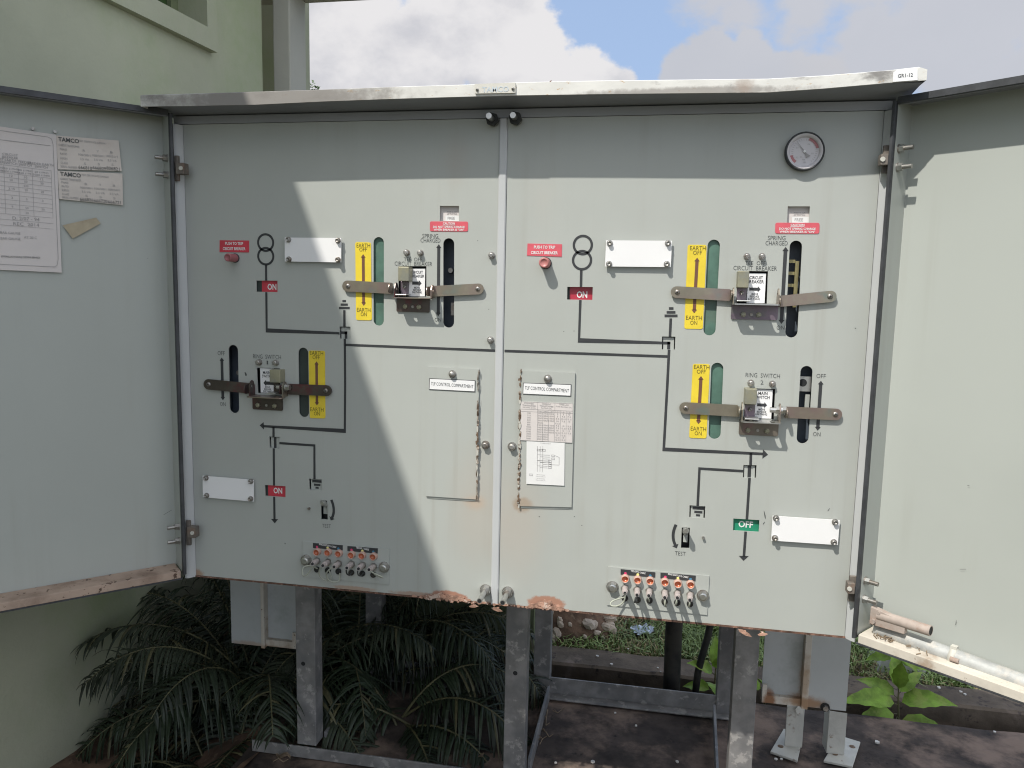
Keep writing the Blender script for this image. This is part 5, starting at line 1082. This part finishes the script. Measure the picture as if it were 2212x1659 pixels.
palm('low feather palm whose frond arches over the plinth between the left and middle legs', (-.38, .50, -1.26), [(347, 46, .56, 2.2, .15), (336, 30, .46, 1.7, .14), (200, 40, .5, 1.8, .15), (305, 22, .36, 1.2, .13), (15, 60, .5, 2.2, .15), (160, 55, .5, 2.0, .15)], 8)

def leafy(name, label_, cat, base, leaves, seed, h, grp=None):
    t = thing(name, label_, cat, grp); r = random.Random(seed); b = Vector(base); top = b + Vector((r.uniform(-.02, .02), r.uniform(-.02, .02), h))
    s = MB(); s.tube([b, b.lerp(top, .5) + Vector((.006, 0, 0)), top], [.005, .004, .0025], M['stem'], 7); s.build('stem', t)
    for (az, el, L, w, hf) in leaves:
        az = radians(az); el = radians(el); o = b.lerp(top, hf); d = Vector((cos(az) * cos(el), sin(az) * cos(el), sin(el))); side = d.cross(Vector((0, 0, 1))).normalized(); up_ = side.cross(d); ph = radians(42) * side.y; side = (side * cos(ph) + up_ * sin(ph)).normalized(); mb = MB(); K = 9; vs = []; q = o + d * .015
        mb.tube([o, q], .0018, M['stem'], 5)
        for j in range(K + 1):
            u = j / K; ww = w * (sin(pi * (u ** .72)) ** 1.0) * (1 - .25 * u) * .5 * (1 + (.10 if j % 2 else -.06)) + .0006; nrm = side.cross(d)
            vs += [q - side * ww + nrm * ww * .28, q - side * ww * .5 + nrm * ww * .20 * (1 if j % 2 else .6), q, q + side * ww * .5 + nrm * ww * .20 * (1 if j % 2 else .6), q + side * ww + nrm * ww * .28]
            d = (d + Vector((0, 0, -.09))).normalized(); q = q + d * L / K
        mb.add(vs, [(5 * j + k, 5 * j + k + 1, 5 * j + k + 6, 5 * j + k + 5) for j in range(K) for k in range(4)], M['leaf'], True); mb.build('leaf', t)
    return t
b1 = onZ(1946, 1550, -1.30)
leafy('broadleaf_weed', 'bright green broad-leaved weed growing in the gap right of the cabinet', 'weed', (b1.x - .02, .935, -1.42), [(195, 26, .20, .075, .80), (205, 2, .19, .085, .66), (345, 34, .17, .072, .82), (352, 8, .19, .068, .55), (95, 70, .13, .055, 1.), (255, 78, .12, .055, 1.), (290, -30, .15, .065, .62), (240, -25, .17, .075, .60), (30, 52, .11, .05, .95), (180, 4, .15, .05, .34), (345, -4, .18, .06, .32), (270, -50, .13, .06, .5), (205, 30, .10, .05, .42), (150, 30, .13, .055, .9)], 4, .235, 'broad-leaved weeds in the gap behind the plinth')
b2 = onZ(1532, 1490, -1.30)
leafy('broadleaf_weed', 'small fresh green weed beside the thin black cable behind the stand', 'weed', (b2.x, .935, -1.36), [(200, 45, .11, .055, .9), (330, 40, .11, .055, .8), (90, 70, .11, .05, 1.), (270, 30, .11, .06, .7), (20, 20, .10, .05, .6), (160, 15, .10, .05, .55), (290, 62, .12, .06, 1.)], 6, .17, 'broad-leaved weeds in the gap behind the plinth')
b3 = onZ(1646, 1500, -1.27)
leafy('broadleaf_weed', 'sliver of a green weed showing between the right leg and the cable box', 'weed', (b3.x, .935, -1.36), [(260, 50, .10, .05, .9), (40, 60, .10, .05, 1.), (330, 30, .10, .045, .7), (190, 40, .09, .045, .8)], 9, .15, 'broad-leaved weeds in the gap behind the plinth')

# grass beyond the kerb
mb = MB(); rg = random.Random(21)
for i in range(26000):
    near = rg.random() < .72
    x = rg.choice((rg.uniform(0, .9), rg.uniform(1.15, 2.4))) if near else rg.uniform(-.2, 4.4); y = 1.16 + (1.1 if near else 2.8) * rg.random() ** 1.15
    nzv = noise.noise(Vector((x * 2.3, y * 2.3, 4)))
    dry = nzv + rg.uniform(-.35, .35) > .18
    h = rg.uniform(.022, .075) * (1 if not dry else .7) * (1 + .6 * max(0, -nzv)); a = rg.uniform(0, 2 * pi); w = rg.uniform(.0018, .0042); ln = rg.uniform(.3, 1.3)
    b = Vector((x, y, -1.287)); dx = Vector((cos(a), sin(a), 0)); sx = Vector((-sin(a), cos(a), 0)); m1 = b + dx * h * ln * .35 + Vector((0, 0, h * .65)); t = b + dx * h * ln + Vector((0, 0, h * (1 - .25 * ln)))
    mb.add([b - sx * w, b + sx * w, m1 + sx * w * .8, m1 - sx * w * .8, t], [(0, 1, 2, 3), (3, 2, 4)], M['grassB' if dry else 'grassA'])
o = mb.build('grass'); o['kind'] = 'stuff'; o['label'] = 'patchy green and dry grass beyond the kerb'; o['category'] = 'grass'
# taller tufts at two spots
def tuft(u, v, label_, seed, n=26, hh=.16):
    p = onZ(u, v, -1.285); r = random.Random(seed); mb = MB()
    for i in range(n):
        a = r.uniform(0, 2 * pi); h = r.uniform(.5, 1) * hh; ln = r.uniform(.3, 1.0); w = r.uniform(.002, .005); dx = Vector((cos(a), sin(a), 0)); sx = Vector((-sin(a), cos(a), 0)); vs = []
        for j in range(5):
            t = j / 4; q = Vector((p.x, p.y, -1.29)) + dx * h * ln * t * t + Vector((0, 0, h * t * (1 - .35 * ln * t))); vs += [q - sx * w * (1 - t * .9), q + sx * w * (1 - t * .9)]
        mb.add(vs, [(2 * j, 2 * j + 1, 2 * j + 3, 2 * j + 2) for j in range(4)], M['grassA'])
    o = mb.build('grass_tuft'); o['label'] = label_; o['category'] = 'grass tuft'; o['group'] = 'grass tufts beyond the kerb'
tuft(1268, 1368, 'spreading grass tuft beside the rubble pile', 1); tuft(1545, 1378, 'tall pale green grass tuft behind the thin cable', 2, 34, .2)

# rubble pile
rp = thing('rubble_pile', 'heap of brown earth and pale stones beyond the kerb behind the middle leg', 'rubble pile')
c = onZ(1205, 1388, -1.285); cx_, cy_ = c.x - .02, c.y + .13; mb = MB(); nr, na = 7, 22; vs = [(cx_, cy_, -1.285 + .17)]
hm = lambda x, y: -1.30 + .185 * max(0, 1 - (((x - cx_) / .26) ** 2 + ((y - cy_) / .20) ** 2)) ** .8
for i in range(1, nr + 1):
    for k in range(na):
        a = 2 * pi * k / na; x = cx_ + .26 * i / nr * cos(a); y = cy_ + .20 * i / nr * sin(a); vs.append((x, y, hm(x, y) + .012 * noise.noise(Vector((x * 20, y * 20, 0)))))
mb.add(vs, [(0, 1 + k, 1 + (k + 1) % na) for k in range(na)] + [(1 + (i - 1) * na + k, 1 + i * na + k, 1 + i * na + (k + 1) % na, 1 + (i - 1) * na + (k + 1) % na) for i in range(1, nr) for k in range(na)], M['earth'], True); mb.build('earth_mound', rp)
mb = MB(); rs = random.Random(8)
for i in range(110):
    a = rs.uniform(0, 2 * pi); rr = sqrt(rs.random()) * .95; x = cx_ + .26 * rr * cos(a); y = cy_ + .20 * rr * sin(a); s_ = rs.choice((.012, .016, .022, .032)) * rs.uniform(.7, 1.2); o = Vector((x, y, hm(x, y) + s_ * .3))
    R_ = Matrix.Rotation(rs.uniform(0, 6), 3, 'X') @ Matrix.Rotation(rs.uniform(0, 6), 3, 'Z'); V = []
    for la in (-.9, -.3, .35, .95):
        for k in range(7): t = 2 * pi * k / 7 + la; q = Vector((cos(t) * cos(la), sin(t) * cos(la) * .75, sin(la) * .6)) * s_ * rs.uniform(.8, 1.15); V.append(o + R_ @ q)
    mb.add(V, [(j * 7 + k, j * 7 + (k + 1) % 7, (j + 1) * 7 + (k + 1) % 7, (j + 1) * 7 + k) for j in range(3) for k in range(7)] + [tuple(range(6, -1, -1)), tuple(range(21, 28))], M['stone'])
ob = mb.build('stones', rp); ob['kind'] = 'stuff'
# crumpled litter
c = onZ(1387, 1364, -1.26); mb = MB(); vs = []; nn = 9; rl = random.Random(2)
for j in range(nn):
    for i in range(nn): vs.append((c.x + (i - 4) * .011 + rl.uniform(-.006, .006), c.y + (j - 4) * .012 + rl.uniform(-.006, .006), c.z + .018 * rl.random() + .02 * noise.noise(Vector((i * .7, j * .7, 3)))))
mb.add(vs, [(j * nn + i, j * nn + i + 1, (j + 1) * nn + i + 1, (j + 1) * nn + i) for j in range(nn - 1) for i in range(nn - 1) if abs(i - 3.5) + abs(j - 3.5) < 5.5], M['litter']); o = mb.build('crumpled_wrapper'); o['label'] = 'crumpled blue and white wrapper lying in the grass'; o['category'] = 'litter'
# pale block with shading weed behind on the right
c0 = onZ(1889, 1458, -1.285); c1 = onZ(2003, 1468, -1.285); pb = thing('concrete_block', 'pale concrete block lying in the grass beyond the right end of the kerb', 'block')
mb = MB(); mb.hexa([(c0.x, c0.y + .0, -1.30), (c1.x, c1.y - .02, -1.30), (c1.x + .0, c1.y - .0, -1.21), (c0.x + .05, c0.y + .02, -1.16), (c0.x + .02, c0.y + .25, -1.30), (c1.x + .02, c1.y + .2, -1.30), (c1.x + .02, c1.y + .2, -1.20), (c0.x + .06, c0.y + .24, -1.14)], M['palecrete']); mb.build('slab', pb, bevel=.006)
leafy('trailing_weed', 'dark trailing weed hanging over the pale block in the grass', 'weed', (c1.x - .12, c0.y - .02, -1.29), [(200, 40, .10, .05, 1.), (330, 50, .10, .05, 1.), (250, 20, .09, .045, .8), (300, 5, .09, .045, .7), (180, 10, .10, .05, .6), (20, 30, .10, .05, .9), (270, 70, .09, .05, 1.), (230, 60, .09, .045, .9), (345, 15, .1, .05, .5)], 12, .15)

# cables dropping from the cabinet into the gap behind the plinth
a0 = onY(1456, 1350, .90); a1 = onY(1452, 1480, .90)
mb = MB(); mb.tube([(a0.x + .004, .86, ZB + .003), (a0.x + .002, .89, -.85), (a0.x, .90, -1.05), (a1.x, .92, -1.42)], .030, M['cable'], 18); o = mb.build('power_cable'); o['label'] = 'thick black power cable dropping behind the stand into the ground'; o['category'] = 'cable'
w = [onY(*q, .92) for q in ((1535, 1345), (1529, 1375), (1516, 1420), (1508, 1450), (1504, 1480), (1502, 1500))]
mb = MB(); mb.tube([(w[0].x + .01, .87, ZB + .003)] + w + [(w[-1].x, .93, -1.42)], .0125, M['cable'], 12); o = mb.build('thin_cable'); o['label'] = 'thin black curving cable right of the thick power cable'; o['category'] = 'cable'

# cut-off post stubs bolted to the plinth
def stub(label_, corners, post, hgt, turn):
    t = thing('post_stub', label_, 'post stub', 'cut post stubs beside the right cable box'); q = [onZ(u, v, ZG + .008) for u, v in corners]; mb = MB(); mb.prismz([(p.x, p.y) for p in q], ZG + .0005, ZG + .008, M['peel']); mb.build('base_plate', t, bevel=.0015)
    mb = MB(); c = sum(((p - q[0]) for p in q), Vector()) / 4 + q[0]
    for f, g_ in ((.25, .3), (.75, .72)):
        a = q[0].lerp(q[1], f).lerp(q[3].lerp(q[2], f), g_); mb.cyl((a.x, a.y, ZG + .0082), (a.x, a.y, ZG + .0088), .009, M['dirtrust'], 12)
    mb.build('anchor_hole', t)
    p = onZ(post[0], post[1], ZG + .008); mb = MB(); w = .052; th = .005; prof = [(0, 0), (w, 0), (w, th), (th, th), (th, w), (0, w)]; c_, s_ = cos(turn), sin(turn); z0, z1 = ZG + .0083, ZG + hgt
    P2 = [(p.x + a * c_ - b * s_, p.y + a * s_ + b * c_) for a, b in prof]; rr = random.Random(int(p.x * 1000)); n = len(P2)
    vs = [(a, b, z0) for a, b in P2] + [(a, b, z1 + rr.uniform(-.012, .010)) for a, b in P2]
    mb.add(vs, [tuple(range(n - 1, -1, -1)), tuple(range(n, 2 * n))] + [(i, (i + 1) % n, n + (i + 1) % n, n + i) for i in range(n)], M['peel']); mb.build('angle_post', t, bevel=.001)
    return t, p
KA = lambda i, j: ((2600 + .35 * i) * .57604, (2300 + .35 * j) * .57604)
stub('white flaking post stub with a squarish base plate, the right one of the two', [KA(1395, 1575), KA(1705, 1640), KA(1790, 1375), KA(1560, 1305)], KA(1425, 1500), .14, .04)
t2, p2 = stub('white flaking post stub whose torn top flap bends left, nearer the stand leg', [KA(825, 1478), KA(1115, 1578), KA(1170, 1330), KA(970, 1232)], KA(1165, 1440), .145, 1.62)
mb = MB(); zf = ZG + .145; f = [Vector((p2.x - .004, p2.y - .003, zf - .004)), Vector((p2.x - .022, p2.y - .012, zf + .004)), Vector((p2.x - .030, p2.y - .014, zf - .008)), Vector((p2.x - .024, p2.y - .012, zf - .022)), Vector((p2.x - .006, p2.y - .004, zf - .026))]
mb.add(f + [v + Vector((0, .003, 0)) for v in f], [(0, 1, 2, 3, 4), (9, 8, 7, 6, 5)] + [(i, 5 + i, 5 + (i + 1) % 5, (i + 1) % 5) for i in range(5)], M['peel']); mb.build('torn_flap', t2)

# small litter: white chips, twigs, dead leaves
def chip(u, v, r, zz, where, cat='stone chip'):
    p = onZ(u, v, zz); r *= .75; rr = random.Random(int(u * 7 + v)); mb = MB(); pts = [(p.x + r * cos(a) * rr.uniform(.7, 1.2), p.y + r * sin(a) * rr.uniform(.7, 1.2)) for a in [k * pi / 3.5 for k in range(7)]]
    mb.prismz(pts, zz - .001, zz + r * .55, M['pebble']); o = mb.build('stone_chip'); o['label'] = where; o['category'] = cat; o['group'] = 'white chips scattered on the concrete'
zk = ZG + .001
for u, v, r in ((1290, 1417.5, .008), (1321, 1435.5, .008), (1421, 1443, .006), (1427, 1451, .004), (1357, 1402, .005)): chip(u, v, r, zk, 'tiny white chip on the shaded kerb top behind the stand')
for u, v, r in ((2028, 1486, .009), (2075, 1494.5, .007), (2084, 1500, .007), (2030, 1505.5, .006)): chip(u, v, r, zk, 'tiny white chip on the kerb top right of the weed')
for u, v, r in ((1894, 1604, .010), (1676, 1640, .006), (1688, 1640, .006), (2148, 1581, .006), (1200, 1648, .006), (1150, 1640, .006), (1463, 1646, .007), (1281, 1646, .008), (1329, 1540, .005), (1374, 1568, .006)): chip(u, v, r, ZG + .002, 'tiny white chip lying on the dark plinth')
def twig(pts, r, label_, z0=ZG + .005):
    w = [onZ(u, v, z0 + h) for u, v, h in pts]; mb = MB(); mb.tube(w, [r * (1 - .5 * i / len(w)) for i in range(len(w))], M['twig'], 6)
    for k in (1, 2):
        if k < len(w): mb.tube([w[k], w[k] + Vector((.012 * (-1) ** k, .008, .006))], r * .6, M['twig'], 5)
    o = mb.build('twig'); o['label'] = label_; o['category'] = 'twig'; o['group'] = 'dry twigs on the plinth'
twig([(1183, 1533, .004), (1180, 1550, .006), (1179, 1567, .002)], .0025, 'straight dry twig beside the middle side rail'); twig([(1172, 1576, .002), (1180, 1582, .01), (1186, 1592, .004)], .0025, 'forked dry twig in the middle of the litter by the side rail')
twig([(1162, 1600, .003), (1168, 1592, .016), (1172, 1596, .01), (1166, 1608, .002)], .002, 'curled dry twig at the lower end of the side rail')
twig([(1195, 1535, .003), (1205, 1540, .01), (1212, 1534, .004)], .002, 'short bent twig on the plinth right of the straight one')
twig([(590, 1645, .003), (602, 1638, .012), (612, 1646, .004)], .002, 'dry twig in front of the front rail at the left')
for i, (u, v, lab) in enumerate(((1010, 1622, 'shrivelled dead leaf behind the front rail under the palm frond'), (1030, 1632, 'pale curled dead leaf near the middle leg'), (800, 1640, 'brown dead leaf close to the front rail'), (612, 1633, 'orange-brown dead leaf in front of the rail'))):
    p = onZ(u, v, ZG + .01); rr = random.Random(i); mb = MB(); vs = []
    for j in range(5):
        for k in (-1, 0, 1): vs.append((p.x + (j - 2) * .011 + rr.uniform(-.003, .003), p.y + k * .008 * (1 - abs(j - 2) / 2.6), ZG + .006 + .009 * abs(k) + .006 * sin(j * 1.7 + i)))
    mb.add(vs, [(3 * j + k, 3 * j + k + 1, 3 * j + k + 4, 3 * j + k + 3) for j in range(4) for k in range(2)], M['twig']); o = mb.build('dead_leaf'); o['label'] = lab; o['category'] = 'dead leaf'; o['group'] = 'dead leaves on the plinth'
# nest of dry bits on the right door ledge
for i, (u, v, lab) in enumerate(((1909, 1397, 'small heap of dry bits near the hinge end of the right door ledge'), (1972, 1427, 'smaller scatter of dry bits midway along the right door ledge'))):
    p = LP(TR, u, v, .018); mb = MB(TR); rr = random.Random(30 + i)
    for k in range(22 if i == 0 else 10):
        a = rr.uniform(0, pi); l = rr.uniform(.004, .010); x = p.x + rr.gauss(0, .010); y = .020 + rr.gauss(0, .007); z = ZRB + .0035 + rr.uniform(.001, .007) * (1.3 - min(1, abs(x - p.x) / .02))
        mb.tube([(x - l * cos(a), y - l * sin(a), z), (x + l * cos(a), y + l * sin(a), z + rr.uniform(-.001, .002))], .0011, M['twig'], 5)
    o = mb.build('debris_heap'); o['label'] = lab; o['category'] = 'debris'; o['group'] = 'dry bits on the door ledge'

# tree far behind, its crown just clearing the roof beside the pier
tp = onY(668, 193, 16.0); tr = thing('tree', 'distant leafy tree whose top shows beside the grey pier', 'tree'); mb = MB(); zt_ = tp.z
mb.tube([(tp.x - .6, 16, -1.5), (tp.x - .55, 16, .2), (tp.x - .5, 16.1, zt_ - .9)], [.22, .17, .08], M['bark'], 10); rt = random.Random(4)
for k in range(7): a = rt.uniform(0, 6.28); mb.tube([(tp.x - .55, 16, zt_ - 1.6), (tp.x - .55 + 1.0 * cos(a), 16 + 1.0 * sin(a), zt_ - .7 + rt.uniform(-.3, .2))], [.06, .015], M['bark'], 6)
mb.build('trunk', tr); mb = MB()
cl = [(.42, 0, .22), (.52, .1, .10), (.60, -.1, .02), (.68, .1, -.05), (.36, .1, .14)] + [(rt.gauss(0, .75), rt.gauss(0, .7), rt.uniform(-1.9, .0)) for _ in range(46)]
for (a, b, c) in cl:
    for k in range(60):
        o = Vector((tp.x - .55 + a, 16 + b, zt_ - .12 + c - .18 * (abs(a) > .7))) + Vector((rt.gauss(0, .12), rt.gauss(0, .12), rt.gauss(0, .09))); u_ = Vector((rt.uniform(-1, 1), rt.uniform(-1, 1), rt.uniform(-1, 1))).normalized(); v_ = u_.orthogonal().normalized(); s_ = rt.uniform(.03, .055)
        mb.add([o - u_ * s_, o + v_ * s_ * .5, o + u_ * s_, o - v_ * s_ * .5], [(0, 1, 2, 3)], M['treeleaf'])
mb.build('crown', tr)

# ================================================================== SUN, SKY, CAMERA
SUN = Vector((-.612, -1.0, 1.58)).normalized()
sd = bpy.data.lights.new('sun', 'SUN'); sd.energy = SUN_E = 3.0; sd.angle = radians(.7); sd.color = (1, .955, .88)
so = bpy.data.objects.new('sun', sd); COL.objects.link(so); so.rotation_euler = (-SUN).to_track_quat('-Z', 'Y').to_euler()

wd = bpy.data.worlds.new('World'); scn.world = wd; wd.use_nodes = True; nt = wd.node_tree; N = nt.nodes; L = nt.links
bg = N['Background']; sky = N.new('ShaderNodeTexSky'); sky.sky_type = 'NISHITA'; sky.sun_disc = False
sky.sun_elevation = math.asin(SUN.z); sky.sun_rotation = atan2(SUN.x, SUN.y); sky.air_density = 1.0; sky.dust_density = 1.2; sky.ozone_density = 1.0
tc = N.new('ShaderNodeTexCoord'); gen = tc.outputs['Generated']
def node(t, **kw):
    n = N.new(t)
    for k, v in kw.items(): setattr(n, k, v)
    return n
def mth(op, a, b=None, c=None):
    n = node('ShaderNodeMath', operation=op)
    for i, q in enumerate((a, b, c)):
        if q is None: continue
        if isinstance(q, (int, float)): n.inputs[i].default_value = q
        else: L.new(q, n.inputs[i])
    return n.outputs[0]
def wnoise(sc, det, ro, off=(0, 0, 0)):
    mp = node('ShaderNodeMapping'); mp.inputs['Scale'].default_value = (1, 1, 1.5); mp.inputs['Location'].default_value = off; L.new(gen, mp.inputs['Vector'])
    n = node('ShaderNodeTexNoise'); n.inputs['Scale'].default_value = sc; n.inputs['Detail'].default_value = det; n.inputs['Roughness'].default_value = ro; L.new(mp.outputs[0], n.inputs['Vector']); return n.outputs['Fac']
fine = wnoise(11, 9, .58); mid = wnoise(4.5, 6, .55, (3, 1, 2))
def blobs(lst):
    acc = None
    for (u, v, r) in lst:
        d = ray(u, v).normalized(); n = node('ShaderNodeVectorMath', operation='DISTANCE'); L.new(gen, n.inputs[0]); n.inputs[1].default_value = tuple(d)
        f = mth('MULTIPLY_ADD', n.outputs['Value'], -1 / (r / F), 1.0)       # 1 at centre .. 0 at rim
        acc = f if acc is None else mth('SMOOTH_MAX', acc, f, .12)
    return acc
def srange(x, a, b, c=0., d=1.):
    n = node('ShaderNodeMapRange', interpolation_type='SMOOTHSTEP')
    for i, q in zip(('From Min', 'From Max', 'To Min', 'To Max'), (a, b, c, d)): n.inputs[i].default_value = q
    L.new(x, n.inputs['Value']); return n.outputs[0]
big = blobs([(680, 150, 170), (790, 130, 140), (900, 160, 150), (960, 90, 130), (1030, 70, 130), (1090, 140, 140), (1110, 50, 75), (1180, 190, 90), (1260, 190, 85), (1320, 205, 70), (640, 60, 110), (740, 60, 90)])
greyc = blobs([(1490, 175, 75), (1550, 135, 75), (1620, 125, 80), (1690, 160, 85), (1760, 165, 70)])
veil = blobs([(1600, 10, 130), (1740, 20, 150), (1860, 60, 150), (1990, 70, 140), (2110, 110, 150), (2210, 150, 120), (1900, 120, 110), (2180, 10, 110)])
a1 = srange(mth('MULTIPLY_ADD', mth('SUBTRACT', fine, .5), 1.5, big), .10, .30)
a3 = srange(mth('MULTIPLY_ADD', mth('SUBTRACT', fine, .5), 1.5, greyc), .10, .30, 0, .92)
a2 = srange(mth('MULTIPLY_ADD', mth('SUBTRACT', wnoise(7, 9, .56, (5, 2, 9)), .5), 3.2, veil), .05, .62, 0, .9)
# unseen bright cloud cover added over the rest of the dome to lift the shade
sep = node('ShaderNodeSeparateXYZ'); L.new(gen, sep.inputs[0])
cov = mth('MULTIPLY', srange(mid, .43, .57), srange(sep.outputs['Y'], .55, .25))
lit = srange(mth('MULTIPLY_ADD', mth('SUBTRACT', fine, .5), 1.5, mth('MULTIPLY_ADD', mth('SUBTRACT', wnoise(7, 7, .55, (1, 7, 3)), .5), 2.2, mth('MULTIPLY_ADD', sep.outputs['Z'], .5, .04))), -.32, .42)
skym = node('ShaderNodeMix', data_type='RGBA'); CB = 3.45
tone = node('ShaderNodeMix', data_type='RGBA'); L.new(lit, tone.inputs[0]); tone.inputs[6].default_value = (CB * .74, CB * .745, CB * .80, 1); tone.inputs[7].default_value = (CB * 1.0, CB * .985, CB * 1.0, 1)
tone2 = node('ShaderNodeMix', data_type='RGBA'); tone2.inputs[0].default_value = 1; L.new(mid, tone2.inputs[0]); tone2.inputs[6].default_value = (CB * .64, CB * .655, CB * .71, 1); tone2.inputs[7].default_value = (CB * .78, CB * .78, CB * .82, 1)
pale = node('ShaderNodeMix', data_type='RGBA'); pale.inputs[0].default_value = SKYPALE = .85; L.new(sky.outputs[0], pale.inputs[6]); pale.inputs[7].default_value = (CB * .46, CB * .62, CB * .92, 1)
cur = pale.outputs[2]
far = node('ShaderNodeMix', data_type='RGBA'); L.new(lit, far.inputs[0]); far.inputs[6].default_value = (4.6, 4.6, 4.7, 1); far.inputs[7].default_value = (7.2, 7.1, 7.0, 1)
for al, tn in ((cov, far.outputs[2]), (a2, tone2.outputs[2]), (a3, tone2.outputs[2]), (a1, tone.outputs[2])):
    mx = node('ShaderNodeMix', data_type='RGBA'); L.new(al, mx.inputs[0]); L.new(cur, mx.inputs[6]); L.new(tn, mx.inputs[7]); cur = mx.outputs[2]
scn.cycles.pixel_filter_type = 'BLACKMAN_HARRIS'; scn.cycles.filter_width = 1.1
L.new(cur, bg.inputs['Color']); bg.inputs['Strength'].default_value = .15

cd = bpy.data.cameras.new('camera'); cam = bpy.data.objects.new('camera', cd); COL.objects.link(cam); scn.camera = cam
cd.sensor_fit = 'HORIZONTAL'; cd.sensor_width = 36; cd.lens = F / 2212 * 36; cd.clip_start = .02; cd.clip_end = 500
r_, u_, b_ = [Vector((RM[0][k], RM[1][k], RM[2][k])) for k in range(3)]
cam.matrix_world = Matrix(((r_.x, -u_.x, -b_.x, CAM.x), (r_.y, -u_.y, -b_.y, CAM.y), (r_.z, -u_.z, -b_.z, CAM.z), (0, 0, 0, 1)))
vs_ = scn.view_settings; vs_.view_transform = 'Standard'; vs_.look = 'None'; vs_.exposure = 0.66; vs_.gamma = 1; vs_.use_curve_mapping = False
